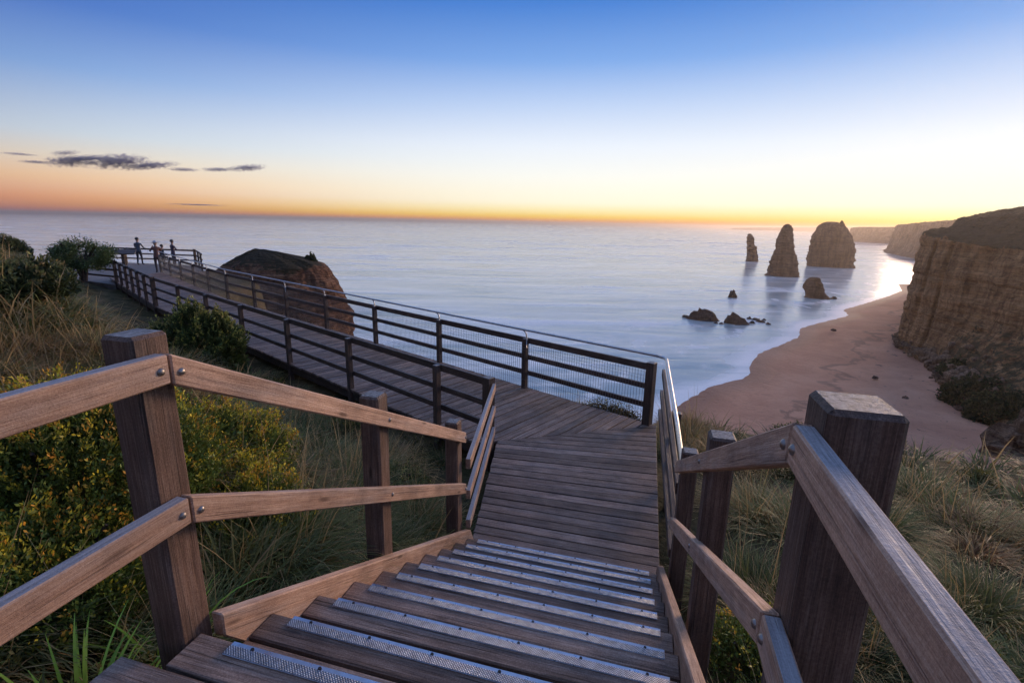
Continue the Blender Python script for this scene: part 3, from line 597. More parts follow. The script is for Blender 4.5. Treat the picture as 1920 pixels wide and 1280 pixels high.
for i in range(10):
    y = nose_y(i); z = -RI*i
    if i > 0:
        for k in range(2):
            ya = y-.150*(k+1)+.012; yb2 = ya+.131; o = plank_poly([(XL+.007, ya), (XR-.055, ya), (XR-.055, yb2), (XL+.007, yb2)], z, st, W['deckx'], .045, .006)
    stair_strip(i)
zl = lambda y, off: -RI/GO*(y-Y0)+off
for sx, x0, w in ((1, -1.5, .054), (-1, XR, -.052)):
    ya, yb2 = 1.235, 3.98
    poly = [(x0, ya, zl(ya, .07)), (x0, yb2, zl(yb2, .07)), (x0, yb2+.10, DECK_Z+.004), (x0, yb2-.15, DECK_Z-.03), (x0, ya+.28, zl(ya+.28, -.24)), (x0, ya, zl(ya, -.03))]
    an = math.atan2(-RI, GO); Ri = Matrix.Rotation(-an, 3, 'X')
    o = mesh_obj('stringer', prism_mesh([Ri @ Vector((p[0]+.55, p[1]-2.5, p[2]+.8)) for p in poly], (w, 0, 0), .006, W['raily']), None, st); o.rotation_euler = (an, 0, 0)
# ---- stair handrails
def stair_rail(label, side, posts, xface, xpost):
    t = thing('stair_handrail', label, 'handrail', (xpost, 1.2, 0))
    for (y, z1, s, zb) in posts: post(xpost+side*(s/2), y, zb, z1, s, t, 'postz', bev=.012)
    def rail(name, y0, y1, off0, off1, hgt, mat):
        poly = [(xface, y0, off0), (xface, y1, off1), (xface, y1, off1-hgt), (xface, y0, off0-hgt)]
        th = (xpost-xface); an = math.atan2(off1-off0, y1-y0); c0 = Vector((0, (y0+y1)/2-1.2, (off0+off1)/2)); Ri = Matrix.Rotation(-an, 3, 'X')
        me = prism_mesh([Ri @ (Vector((p[0]-xpost, p[1]-1.2, p[2]))-c0) for p in poly], Ri @ Vector((th, 0, 0)), .005, W['raily'])
        o = mesh_obj(name, me, None, t); o.location = c0; o.rotation_euler = (an, 0, 0); return o
    yj = 1.18; ye = 3.875
    for off in (1.07, .563):
        rail('rail', -2.4, yj-.004, off, off, .097, 'rail')
        rail('rail', yj+.004, ye, off, off-RI/GO*(ye-yj), .104, 'rail')
        for y in (yj-.035, yj+.035): bolt(xface, y, off-.05-(RI/GO*(y-yj) if y > yj else 0), -side, t)
        for (py, _, s, _) in posts[1:]: bolt(xface, py+.01, off-.055-RI/GO*(py-yj), -side, t)
    return t
stair_rail('brown timber handrail with two rails and square posts, left of the steps', -1, [(1.182, 1.132, .130, -1.3), (2.53, .466, .128, -2.0), (3.845, -.235, .120, -2.3)], XL, -1.5)
stair_rail('brown timber handrail ending in a thick square post, right of the steps', 1, [(1.178, 1.132, .150, -1.9), (2.545, .466, .128, -2.3), (3.95, -.27, .125, -2.5)], XR, .392)

# ---- landing
ld = thing('landing', 'plank landing at the foot of the steps, dark boards running across', 'deck', (-.6, 5.6, DECK_Z))
mA, mB = np.array([-1.90, 6.34]), np.array([.33, 7.66])       # mitre line where the boards change direction
def clip(poly, A, B, keep_left):
    out = []; d = B-A
    s = lambda p: (d[0]*(p[1]-A[1])-d[1]*(p[0]-A[0]))*(1 if keep_left else -1)
    for i in range(len(poly)):
        p, q = np.array(poly[i]), np.array(poly[(i+1) % len(poly)]); sp_, sq = s(p), s(q)
        if sp_ >= 0: out.append(p)
        if sp_*sq < 0: out.append(p+(q-p)*sp_/(sp_-sq))
    return out
yl = yr = 3.80; k = 0
left_x = lambda y: -1.47-(.43)*max(0, (y-4.1))/2.25
while yr < 7.75:
    f = min(1, max(0, (yl-4.0)/2)); wl = .123+rnd.uniform(-.004, .004); wr = wl*(1+.24*f)
    poly = [(left_x(yl)+rnd.uniform(-.01, .01), yl), (.33, yr), (.33, yr+wr), (left_x(yl+wl), yl+wl)]
    pc = clip(poly, mA, mB, False)
    if len(pc) >= 3 and k < 40:
        ar = abs(sum(pc[i][0]*pc[(i+1) % len(pc)][1]-pc[(i+1) % len(pc)][0]*pc[i][1] for i in range(len(pc))))/2
        if ar > .012: plank_poly(pc, DECK_Z, ld, W['deckx'], .045)
    yl += wl+.014; yr += wr+.014; k += 1
for x in (-1.2, -.5, .2):
    o = mesh_obj('joist', box_mesh(.07, 3.0 if x > -.8 else 2.3, .16, .003, W['posty'], -.21), None, ld); o.location = (x+.6, (5.4 if x > -.8 else 5.1)-5.6, 0)
# ---- boardwalk: straight reach, then a slightly turned reach to the lookout
bw = thing('boardwalk', 'long narrow plank boardwalk running between two fences to the lookout', 'boardwalk', (-8, 9.3, DECK_Z))
P2 = lambda a, w: np.array([U[0]*a+NN[0]*w, U[1]*a+NN[1]*w])
WL, WR = 4.66, 6.98
a = 2.95
while a < 20.55:
    wd = .130+rnd.uniform(-.005, .005)
    poly = [P2(a, WL-.03-rnd.uniform(0, .03)), P2(a, WR+.05), P2(a+wd, WR+.05), P2(a+wd, WL-.03-rnd.uniform(0, .03))]
    pc = clip(poly, mA, mB, True) if a < 6 else poly
    pc = clip(pc, mA, mB+(mB-mA), True) if (a < 6 and len(pc) >= 3) else pc
    if len(pc) >= 3:
        ar = abs(sum(pc[i][0]*pc[(i+1) % len(pc)][1]-pc[(i+1) % len(pc)][0]*pc[i][1] for i in range(len(pc))))/2
        if ar > .012: plank_poly(pc, DECK_Z, bw, W['deckx'])
    a += wd+.015
L7, R7 = P2(20.62, WL), P2(20.62, WR)
LE, RE = np.array([-23.8, 17.35]), np.array([-26.0, 21.45])
n2 = 78
for k in range(n2):
    f0, f1 = k/n2, (k+.93)/n2
    LEx = L7+(LE-L7)*1.28
    plank_poly([L7+(LEx-L7)*f0, R7+(RE-R7)*f0, R7+(RE-R7)*f1, L7+(LEx-L7)*f1], DECK_Z, bw, W['deckx'])
def bw_beam(p, q, h=.18, dz=-.045): return beam('edge_beam', (*p, DECK_Z+dz), (*q, DECK_Z+dz), .06, h, 'fence', bw)
bw_beam(P2(4.5, WL+.04), P2(20.6, WL+.04)); bw_beam(P2(3.2, WR-.03), P2(20.6, WR-.03)); bw_beam(L7, LE); bw_beam(R7, RE)
# ---- fences
def wire_panel(p, q, z0, z1, off, parent, step=.05):
    "welded wire netting: upright wires, three cross wires on top"
    p, q = np.array(p, float), np.array(q, float); L = np.linalg.norm(q-p); t = (q-p)/L; nrm = np.array([-t[1], t[0]]); V = []; F = []
    def bar(a_, b_, r):
        a_, b_ = np.array(a_), np.array(b_); d = b_-a_; d /= np.linalg.norm(d); s = np.cross(d, [nrm[0], nrm[1], .3]); s /= np.linalg.norm(s); w_ = np.cross(d, s); n0 = len(V)
        for e in (a_, b_):
            for k in range(3): V.append(e+(s*math.cos(k*2.094)+w_*math.sin(k*2.094))*r)
        for k in range(3): F.append((n0+k, n0+(k+1) % 3, n0+3+(k+1) % 3, n0+3+k))
    n = int(L/step)
    for k in range(1, n):
        b = p+t*k*step+nrm*off; bar((*b, z0), (*b, z1), .003)
    for z in (z0+.02, z0+.16, z1-.14, z1-.09, z1-.03): bar((*(p+nrm*off), z), (*(q+nrm*off), z), .0022)
    pl = parent.location; return mesh_obj('wire_mesh', np_mesh('wire', np.array(V)-np.array(pl), np.array(F), M_wire), None, parent)
def fence(label, pts, heights, parent_loc, side, posts=True, pipe=False, mesh=False, psize=.095, z=DECK_Z, rail_h=(.105, .085, .085), big=(), first_post=True, zs=None, H=.97, rw=.045):
    "side: +1 puts the rails left of the direction of travel"
    t = thing('boardwalk_fence', label, 'fence', parent_loc)
    zs = zs or [z]*len(pts)
    for i, p in enumerate(pts):
        if i == 0 and not first_post: continue
        d = np.array(pts[min(i+1, len(pts)-1)])-np.array(pts[max(i-1, 0)]); ang = math.atan2(d[1], d[0])
        s = psize*(1.35 if i in big else 1); post(p[0], p[1], float(min(zs[i]-.9, max(float(ground(p[0], p[1]))-.4, zs[i]-3))), zs[i]+H+(.05 if i in big else -.004), s, t, 'fencez', ang)
    for i in range(len(pts)-1):
        p, q = np.array(pts[i]), np.array(pts[i+1]); d = (q-p)/np.linalg.norm(q-p); nrm = np.array([-d[1], d[0]])*side*(psize/2+rw/2); g = d*.002
        for hh, rh in zip(heights, rail_h):
            beam('rail', (*(p+nrm+g), zs[i]+hh), (*(q+nrm-g), zs[i+1]+hh), rw, rh, 'fence', t)
        if mesh: wire_panel(p, q, zs[i]+.02, zs[i]+H-.08, -side*(psize/2+.006), t)
    return t
HT = (.97, .64, .33)
Lp = [P2(a_, WL) for a_ in (4.46, 5.55, 8.02, 10.47, 12.97, 15.42, 17.87, 20.55)]
Lp2 = [L7+(LE-L7)*f for f in (.17, .34, .5, .66, .83, 1.0)]
fence('dark three-rail timber fence along the landward side of the boardwalk', Lp+Lp2, HT, (*Lp[3], DECK_Z), -1, big=(0, 7, 13))
Rp = [P2(a_, WR) for a_ in (3.18, 5.72, 8.20, 10.67, 13.12, 15.57, 18.02, 20.50)]
Rp2 = [R7+(RE-R7)*f for f in (.2, .4, .6, .8, 1.0)]
seaf = fence('dark seaward boardwalk fence with wire netting and a pipe handrail on top', Rp+Rp2, HT, (*Rp[3], DECK_Z), -1, pipe=True, mesh=True, big=(0,))
# pipe handrail with a swan-neck bracket at every post
PIPE_Z = DECK_Z+1.135
inw = -np.array(NN)*.10
def rel(t, p): return tuple(np.array(p)-np.array(t.location))
pp = []
c0 = np.array([.37, 7.60])
pts_p = [np.array(p)+inw*.2 for p in (Rp+Rp2)]
line = [(*p, PIPE_Z) for p in pts_p[1:]]
corner = [(.385, 7.38, PIPE_Z), (.38, 7.48, PIPE_Z), (.35, 7.57, PIPE_Z), (.28, 7.63, PIPE_Z), (.17, 7.69, PIPE_Z)]
mesh_obj('handrail_pipe', tube_mesh([rel(seaf, p) for p in corner[3:]+line], .021, M_galv, 10), None, seaf)
for p in pts_p[1:]:
    b = np.array(p); q = b+np.array(U)*-.0
    br = [(*(b+np.array(U)*-.03), DECK_Z+.80), (*(b+np.array(U)*-.03), DECK_Z+1.02), (*(b+np.array(U)*-.02), DECK_Z+1.07), (*(b+np.array(U)*.03), DECK_Z+1.115), (*(b+np.array(U)*.09), PIPE_Z)]
    mesh_obj('pipe_bracket', tube_mesh([rel(seaf, e) for e in br], .014, M_galv, 8), None, seaf)
# landing fences
lf = thing('landing_fence', 'short three-rail fence on the left of the landing between two posts', 'fence', (-1.6, 5.1, DECK_Z))
for hh, rh in zip((.95, .63, .32), (.10, .09, .09)): beam('rail', (-1.455, 3.93, DECK_Z+hh), (-1.885, 6.12, DECK_Z+hh-.005), .045, rh, 'rail', lf)
rf = thing('landing_fence', 'netted fence with pale pipe handrail on the right of the landing', 'fence', (.4, 5.8, DECK_Z))
for hh, rh in zip(HT, (.105, .085, .085)): beam('rail', (.40, 4.02, DECK_Z+hh), (.36, 7.52, DECK_Z+hh), .045, rh, 'fence', rf)
post(.475, 5.75, DECK_Z-.9, DECK_Z+.96, .095, rf, 'fencez')
wire_panel((.425, 4.03), (.385, 7.5), DECK_Z+.02, DECK_Z+.9, .0, rf, .05)
mesh_obj('handrail_pipe', tube_mesh([rel(rf, p) for p in [(.42, 3.98, PIPE_Z-.02), (.415, 5.0, PIPE_Z)]+corner[:4]], .023, M_galv, 10), None, rf)
bx_ = [(.45, 5.75, DECK_Z+.8), (.45, 5.75, DECK_Z+1.04), (.43, 5.75, DECK_Z+1.10), (.405, 5.75, PIPE_Z)]
mesh_obj('pipe_bracket', tube_mesh([rel(rf, p) for p in bx_], .014, M_galv, 8), None, rf)

# ---- lookout
LZ = -1.72
poly = [LE, (-29.5, 18.6), (-38.5, 24.2), (-39.0, 26.0), (-28.6, 26.3), (-25.5, 23.8), RE]
def gravel_mat():
    m, nt, b = new_mat('compacted_gravel'); v = coords(nt, rand=False); n = tex_noise(nt, v, 3, 6, .65)
    nt.links.new(ramp(nt, n, [(.3, (.15, .125, .11)), (.7, (.27, .23, .205))]).outputs[0], b.inputs['Base Color']); b.inputs['Roughness'].default_value = .9; bump(nt, n, .5, .03, b); return m
lk = mesh_obj('lookout_platform', prism_mesh([(p[0]+30, p[1]-22, 0) for p in poly], (0, 0, -.35), .01, gravel_mat())); lk.location = (-30, 22, LZ)
tag(lk, 'pale gravel lookout platform at the far end of the boardwalk', 'platform')
fence('far lookout fence with three dark rails against the sea', [(-38.8, 25.0), (-36.4, 25.35), (-34.0, 25.65), (-31.4, 25.9), (-28.7, 26.15), (-27.2, 25.0), (-25.6, 23.7)], (1.05, .72, .40), (-32, 25, LZ), 1, z=LZ, H=1.05, big=(4,))
fence('landward lookout fence running left from the corner of the boardwalk', [tuple(LE), (-26.6, 17.75), (-29.4, 18.7), (-32.4, 20.5)], HT, (-28, 18, LZ), 1, z=DECK_Z-.02, first_post=False)
sg = thing('information_sign', 'flat information board on a single post at the lookout', 'sign', (-30.4, 22.8, LZ))
mesh_obj('post', box_mesh(.22, .16, 1.0, .01, W['fencez'], 0), None, sg)
o = mesh_obj('panel', box_mesh(1.25, .62, .06, .01, W['fencex'], 0), None, sg); o.location = (0, 0, 1.0); o.rotation_euler = (R(22), 0, R(38))

# ================================================================== PLANTS
def tri_quads(F4): return F4
def blades(roots, hgt, wid, azm, lean, curl, tint_root, tint_tip, seg=4, twist=None):
    """strips of grass as one (V,F,tint): roots (n,3), arrays of n"""
    n = len(roots); k = np.arange(seg+1)/seg
    dirx, diry = np.cos(azm), np.sin(azm)
    th = lean[:, None]+curl[:, None]*k[None]**1.4                # angle from the vertical
    ds = hgt[:, None]/seg
    dx = np.sin(th)*ds; dz = np.cos(th)*ds
    hx = np.concatenate([np.zeros((n, 1)), np.cumsum(dx[:, 1:], 1)], 1); hz = np.concatenate([np.zeros((n, 1)), np.cumsum(dz[:, 1:], 1)], 1)
    w = wid[:, None]*(1-k[None])**.7*.5+.0006
    tw = (rng.uniform(-.9, .9, n) if twist is None else twist)
    sx, sy = -np.sin(azm+tw), np.cos(azm+tw)
    cx = roots[:, 0:1]+dirx[:, None]*hx; cy2 = roots[:, 1:2]+diry[:, None]*hx; cz = roots[:, 2:3]+hz
    V = np.empty((n, seg+1, 2, 3), np.float32)
    for s, sg_ in ((0, -1), (1, 1)):
        V[:, :, s, 0] = cx+sg_*w*sx[:, None]; V[:, :, s, 1] = cy2+sg_*w*sy[:, None]; V[:, :, s, 2] = cz
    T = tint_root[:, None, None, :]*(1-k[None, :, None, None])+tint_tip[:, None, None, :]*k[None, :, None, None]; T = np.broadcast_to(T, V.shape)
    b = (np.arange(n)*(seg+1)*2)[:, None]; j = np.arange(seg)[None]*2
    F = np.stack([b+j, b+j+1, b+j+3, b+j+2], -1).reshape(-1, 4)
    return V.reshape(-1, 3), F, T.reshape(-1, 3)
def join(parts):
    V = np.concatenate([p[0] for p in parts]); T = np.concatenate([p[2] for p in parts]); F = []; o = 0
    for p in parts: F.append(p[1]+o); o += len(p[0])
    return V, np.concatenate(F), T
GREEN = np.array([.050, .070, .022]); OLIVE = np.array([.085, .080, .024]); STRAW = np.array([.25, .172, .078]); RUST = np.array([.17, .082, .034]); BLUEG = np.array([.066, .078, .028]); LIME = np.array([.11, .19, .03])
PAL = [(GREEN*.8, OLIVE), (GREEN, STRAW*.8), (BLUEG, OLIVE), (OLIVE, RUST), (GREEN, OLIVE*1.2), (RUST*.7, STRAW)]
def tussock(n, rad, hgt, pal, wid=.005, wind=(0.2, -.14), seg=4):
    r = rad*.42*np.sqrt(rng.random(n)); a_ = rng.uniform(0, 2*np.pi, n); roots = np.stack([r*np.cos(a_), r*np.sin(a_), np.full(n, -.03)], 1)
    azm = a_+rng.normal(0, .55, n); lean = .05+1.0*(r/(rad*.42))*rng.uniform(.6, 1.15, n); curl = rng.uniform(.5, 1.75, n)
    dx, dy = np.cos(azm)*np.sin(lean)+wind[0]*.35, np.sin(azm)*np.sin(lean)+wind[1]*.35; azm = np.arctan2(dy, dx)
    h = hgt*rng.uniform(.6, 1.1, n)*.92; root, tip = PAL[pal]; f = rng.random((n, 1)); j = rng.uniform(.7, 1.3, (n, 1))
    t0 = root*j*.5; t1 = (root*(1-f)+tip*f)*j*1.15; dry = rng.random(n) < .11; t0 = np.where(dry[:, None], STRAW*.3, t0); t1 = np.where(dry[:, None], STRAW*(.8+.5*f), t1)  # roots tinted darker: shade within and between clumps put into the blade colour
    stalk = rng.random(n) < .015; h = np.where(stalk, h*1.5, h); lean = np.where(stalk, lean*.35, lean); curl = np.where(stalk, .35, curl); t0 = np.where(stalk[:, None], STRAW*.5, t0); t1 = np.where(stalk[:, None], STRAW*.9, t1)
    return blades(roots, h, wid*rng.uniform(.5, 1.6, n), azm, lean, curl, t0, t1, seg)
def leaves(pos, nrm, size, tint, asp=.45):
    "small folded leaves: one quad each"
    n = len(pos); a = rng.normal(0, 1, (n, 3)); d = nrm+a*.55; d /= np.linalg.norm(d, axis=1)[:, None]
    s = np.cross(d, rng.normal(0, 1, (n, 3))); s /= np.linalg.norm(s, axis=1)[:, None]; size = np.asarray(size)[:, None]
    V = np.stack([pos, pos+d*size*.5+s*size*asp*.5, pos+d*size, pos+d*size*.5-s*size*asp*.5], 1)
    F = np.arange(n*4).reshape(n, 4); return V.reshape(-1, 3), F, np.repeat(tint, 4, 0)
def shoot_bush(n_shoot, rx, ry, h, base, tip, leaf=.022, per=34, dome=.8, seed=0, tipfrac=.5):
    "dome of upright leafy shoots whose ends carry the younger, brighter leaves"
    u = rng.random(n_shoot); th = rng.uniform(0, 2*np.pi, n_shoot); rr_ = np.sqrt(u); x = rx*rr_*np.cos(th); y = ry*rr_*np.sin(th)
    top = h*np.sqrt(np.maximum(.02, 1-rr_**2*dome))*(1+.5*fbm(x/.32, y/.32, seed, 3, 5+seed)+rng.normal(0, .05, n_shoot))
    out = []; L = .26+.12*rng.random(n_shoot)
    lean = np.stack([x/rx*.7, y/ry*.7, np.ones(n_shoot)], 1)+rng.normal(0, .22, (n_shoot, 3)); lean /= np.linalg.norm(lean, axis=1)[:, None]
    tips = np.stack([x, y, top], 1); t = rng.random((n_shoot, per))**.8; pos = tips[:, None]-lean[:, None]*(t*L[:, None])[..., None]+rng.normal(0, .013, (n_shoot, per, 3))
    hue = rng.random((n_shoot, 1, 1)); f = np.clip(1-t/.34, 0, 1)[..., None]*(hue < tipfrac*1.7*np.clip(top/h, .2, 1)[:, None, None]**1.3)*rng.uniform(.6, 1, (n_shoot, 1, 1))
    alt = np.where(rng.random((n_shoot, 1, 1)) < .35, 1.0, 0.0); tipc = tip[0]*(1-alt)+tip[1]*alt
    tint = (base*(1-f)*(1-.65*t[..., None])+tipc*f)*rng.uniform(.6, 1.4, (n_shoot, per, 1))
    nrm = np.repeat(lean[:, None], per, 1)*1.1
    return leaves(pos.reshape(-1, 3), nrm.reshape(-1, 3), leaf*rng.uniform(.7, 1.4, n_shoot*per), tint.reshape(-1, 3))
def plant_mesh(name, vft, mat): return np_mesh(name, vft[0], vft[1], mat, False, None, {'tint': vft[2]})
def gz(x, y): return float(ground(x, y))

# ---- single tussocks one can point at
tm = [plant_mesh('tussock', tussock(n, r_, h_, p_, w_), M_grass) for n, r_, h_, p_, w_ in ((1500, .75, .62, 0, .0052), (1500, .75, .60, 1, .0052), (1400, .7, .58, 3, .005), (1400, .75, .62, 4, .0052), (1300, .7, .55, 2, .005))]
TT = [(-2.55, 3.45, 0, 1.15, 'big grey-green grass tussock behind the left stair rail, just left of its middle post'),
      (-2.25, 2.35, 3, 1.05, 'drooping straw-tinged tussock under the lower left rail beside the first thick post'),
      (-2.05, 3.0, 4, .9, 'dark grass tussock at the foot of the middle left post'),
      (-2.2, 4.1, 0, .95, 'tussock at the foot of the last left stair post'),
      (-3.3, 5.0, 1, 1.0, 'tussock in the shade below the boardwalk edge, behind the left rail'),
      (1.15, 4.2, 0, 1.1, 'green tussock between the two thinner posts right of the steps'),
      (1.5, 5.9, 1, 1.15, 'golden tussock above the green one, right of the middle right post'),
      (1.35, 8.0, 2, 1.1, 'tussock right of the landing fence below the top of the thick post'),
      (2.75, 6.2, 3, 1.2, 'straw-coloured tussock behind the near right rail, half way along'),
      (4.0, 7.6, 0, 1.35, 'broad dark green tussock beyond the near right rail'),
      (4.9, 6.6, 1, 1.25, 'pale dry tussock near the right edge, half way up the grass'),
      (3.1, 4.7, 4, 1.1, 'blue-green tussock under the right rail near the right edge'),
      (2.0, 4.0, 2, 1.0, 'rust-coloured tussock between the thick right post and its rail'),
      (.95, 9.6, 2, 1.2, 'rust-tipped tussock at the cliff edge just outside the landing corner'),
      (-3.9, 3.0, 3, .85, 'sparse dry tussock between the yellow-tipped shrubs and the middle left post'),
      (-7.3, 5.8, 1, 1.3, 'bright orange-straw tussock on the slope above the round bush')]
for x, y, k, s, lab in TT:
    o = mesh_obj('grass_tussock', tm[k]); o.location = (x, y, gz(x, y)); o.rotation_euler = (0, 0, rnd.uniform(0, 6.28)); o.scale = (s, s, s*rnd.uniform(.9, 1.1)); tag(o, lab, 'grass tussock', 'grass tussocks beside the boardwalk')
# ---- the rest of the grass: nobody could count it
def scatter(n, x0, x1, y0, y1, ok):
    P = np.stack([rng.uniform(x0, x1, n), rng.uniform(y0, y1, n)], 1); return P[ok(P[:, 0], P[:, 1])]
def clear_of_decks(x, y):
    a_ = U[0]*x+U[1]*y; w = NN[0]*x+NN[1]*y
    on_stairs = (x > -1.85) & (x < .75) & (y < 4.2); on_land = (x > -2.15) & (x < .62) & (y >= 4.2) & (w < 7.25)
    on_walk = (a_ > 3) & (a_ < 36) & (w > 4.3) & (w < 7.2+.06*np.maximum(0, a_-22)); lookout = (x < -24) & (y > 16.2) & (x > -40) & (y > .62*(-x-24)+16.8)
    return ~(on_stairs | on_land | on_walk | lookout)
lib = [[tussock(nb, r_, h_, p_, w_, seg=sg_) for p_ in range(6) for r_, h_ in ((.85, .55), (.62, .42))] for nb, w_, sg_ in ((540, .0082, 3), (140, .018, 3), (60, .036, 3))]
def grass_field(name, label, P, hs=1.0, far0=9, far1=17, bias=None):
    parts = []
    for x, y in P:
        D = math.hypot(x, y); lod = 0 if D < far0 else 1 if D < far1 else 2; zz = gz(x, y)
        if zz < -6: continue
        pn = .5+.5*float(fbm(x/2.6, y/2.6, 0, 3, 77)); pi = int(min(5, max(0, (pn+rnd.gauss(0, .28))*6.2)));
        V, F, T = lib[lod][pi*2+rnd.randrange(2)]; an = rnd.uniform(0, 6.28); c_, s_ = math.cos(an), math.sin(an); sc_ = rnd.uniform(.7, 1.25)*hs; aa_ = U[0]*x+U[1]*y; dd_ = 4.5+.065*max(0, aa_-20.6)-(NN[0]*x+NN[1]*y); sc_ *= 1 if (aa_ < 3 or dd_ < 0) else min(1, .55+.3*dd_)
        V2 = np.stack([(V[:, 0]*c_-V[:, 1]*s_)*sc_+x, (V[:, 0]*s_+V[:, 1]*c_)*sc_+y, V[:, 2]*sc_+zz], 1)
        parts.append((V2, F, T*rnd.uniform(.6, 1.2)))
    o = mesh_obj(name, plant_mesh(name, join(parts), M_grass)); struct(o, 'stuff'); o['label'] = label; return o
Pr = scatter(900, .75, 12, -1, 13.5, lambda x, y: clear_of_decks(x, y) & (np.hypot(x-.4, y) < 15))
grass_field('tussock_grass', 'soft tussock grass covering the slope right of the steps', Pr[:190], 1.15)
Pl = scatter(1500, -8, -1.7, .6, 9, lambda x, y: clear_of_decks(x, y) & (NN[0]*x+NN[1]*y < 4.5))
grass_field('tussock_grass', 'tussock grass between the left stair rail and the boardwalk', Pl[:200], .95)
Pf = scatter(2600, -34, -6, -2, 18, lambda x, y: clear_of_decks(x, y) & (NN[0]*x+NN[1]*y < 4.4) & (y < -.62*x+.5) & (y > -.25*x-1.5))
grass_field('tussock_grass', 'brown and green grass on the hillside above the boardwalk', Pf[:1250], 1.0)
Pe = np.array([P2(a_, w_) for a_, w_ in zip(rng.uniform(2.2, 30, 90), rng.uniform(7.15, 7.55, 90))]); Pe = np.vstack([Pe, [P2(a_, w_) for a_, w_ in zip(rng.uniform(2.6, 5.4, 26), rng.uniform(7.1, 7.6, 26))]])
grass_field('tussock_grass', 'thin strip of grass along the cliff edge outside the sea fence', Pe, .55)

# ---- low heath between the tussocks
def heath(label, P, hs):
    parts = []
    for x, y in P:
        zz = gz(x, y)
        if zz < -6: continue
        D = math.hypot(x, y); k = max(1.0, D/6); b0 = [(.026, .034, .010), (.040, .040, .012), (.050, .034, .014)][rnd.randrange(3)]; t0 = [[(.075, .075, .02), (.10, .065, .02)], [(.11, .09, .022), (.06, .07, .02)]][rnd.randrange(2)]
        r_ = rnd.uniform(.28, .6)*hs; V, F, T = shoot_bush(int(130/k**.5), r_, r_*rnd.uniform(.7, 1), rnd.uniform(.22, .42)*hs, np.array(b0), [np.array(q) for q in t0], .024*k**.8, 20, .8, rnd.randrange(50), .5)
        parts.append((V+np.array([x, y, zz-.05]), F, T))
    o = mesh_obj('heath_cover', plant_mesh('heath', join(parts), M_leaf)); struct(o, 'stuff'); o['label'] = label
heath('low dark heath growing between the tussocks on the left slope', np.vstack([Pl[205:260], Pf[1260:1330]]), 1.0)
heath('low leafy heath growing between the tussocks right of the steps', Pr[195:235], 1.0)
# ---- shrubs
def shrub(name, label, x, y, rx, ry, h, base, tip, n, leaf, per, s=0, dome=.8, tipfrac=.5, cat='shrub', group=None, sink=.1, stems=9):
    z = gz(x, y)-sink; t = thing(name, label, cat, (x, y, z), group)
    vft = shoot_bush(n, rx, ry, h, np.array(base), [np.array(q) for q in tip], leaf, per, dome, s, tipfrac)
    # a leafy inside so the dome is not hollow
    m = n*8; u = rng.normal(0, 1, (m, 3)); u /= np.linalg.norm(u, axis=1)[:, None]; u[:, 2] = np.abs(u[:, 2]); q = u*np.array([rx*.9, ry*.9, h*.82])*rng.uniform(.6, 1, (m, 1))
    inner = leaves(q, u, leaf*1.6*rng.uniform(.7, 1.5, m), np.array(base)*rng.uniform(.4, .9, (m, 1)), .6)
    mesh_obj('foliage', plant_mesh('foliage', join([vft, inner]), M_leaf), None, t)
    for k in range(stems):
        an = rnd.uniform(0, 6.28); rr_ = rnd.uniform(.3, .8); mesh_obj('stem', tube_mesh([(0.02*k-.08, 0, -.1), (math.cos(an)*rx*rr_*.4, math.sin(an)*ry*rr_*.4, h*.4), (math.cos(an)*rx*rr_*.75, math.sin(an)*ry*rr_*.75, h*.75)], .012*max(1, h), M_bark, 5), None, t)
    return t
YG = [(.34, .25, .018), (.36, .15, .018)]; BG = (.060, .080, .015); GY = 'yellow-tipped shrubs on the left'
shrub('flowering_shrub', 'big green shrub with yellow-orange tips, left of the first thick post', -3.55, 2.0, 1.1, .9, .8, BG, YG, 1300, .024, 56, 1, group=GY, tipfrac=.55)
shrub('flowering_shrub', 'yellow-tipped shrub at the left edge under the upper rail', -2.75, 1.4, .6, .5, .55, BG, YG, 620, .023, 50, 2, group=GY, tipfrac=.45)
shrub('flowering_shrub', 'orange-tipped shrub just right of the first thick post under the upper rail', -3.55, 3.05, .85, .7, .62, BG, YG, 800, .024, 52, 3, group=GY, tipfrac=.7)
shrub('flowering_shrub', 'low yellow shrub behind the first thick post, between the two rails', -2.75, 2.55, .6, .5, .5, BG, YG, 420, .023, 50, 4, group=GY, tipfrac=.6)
DG = (.040, .052, .018); DT = [(.19, .17, .04), (.15, .11, .035)]
pb = onz(392, 668, -1.75)
shrub('round_bush', 'round green bush with yellowish tips against the boardwalk fence', -9.2, 8.25, 1.1, .85, 1.3, (.045, .062, .018), [(.24, .22, .045), (.2, .15, .04)], 850, .045, 34, 5, .7, .6, 'bush')
shrub('shrub', 'small dark green shrub behind the left rail next to the last stair post', -2.75, 4.75, .55, .5, .5, DG, DT, 300, .025, 34, 6, tipfrac=.25)
shrub('shrub', 'little leafy shrub low at the bottom right of the steps', .95, 3.1, .5, .45, .42, BG, YG, 260, .02, 34, 7, tipfrac=.35)
shrub('shrub', 'tiny dark bushes at the corner of the netted fence by the landing', -.55, 8.25, .75, .22, .32, (.06, .05, .025), DT, 240, .026, 22, 8, tipfrac=.4, stems=4, sink=-.12)
hill = [(-11.5, 4.5, 1.5, 1.0, 1.25, 'dark rounded shrub on the skyline at the far left edge'), (-14.6, 6.6, 1.3, .9, .85, 'second dark shrub on the hill crest right of the leftmost one'), (-17.5, 9.2, 1.5, .9, .8, 'dark shrub patch on the hillside below the small tree'), (-20.5, 12.3, 1.3, .9, .8, 'dark shrub on the slope beside the bend of the boardwalk'), (-9.2, 5.2, .9, .7, .5, 'low dark shrub on the hillside above the thick left post'), (-14.0, 8.2, 1.0, .6, .4, 'low brown-green shrub beside the fence half way along the boardwalk'), (-26, 14.8, .9, .7, .9, 'small dark shrub just left of the round-headed small tree')]
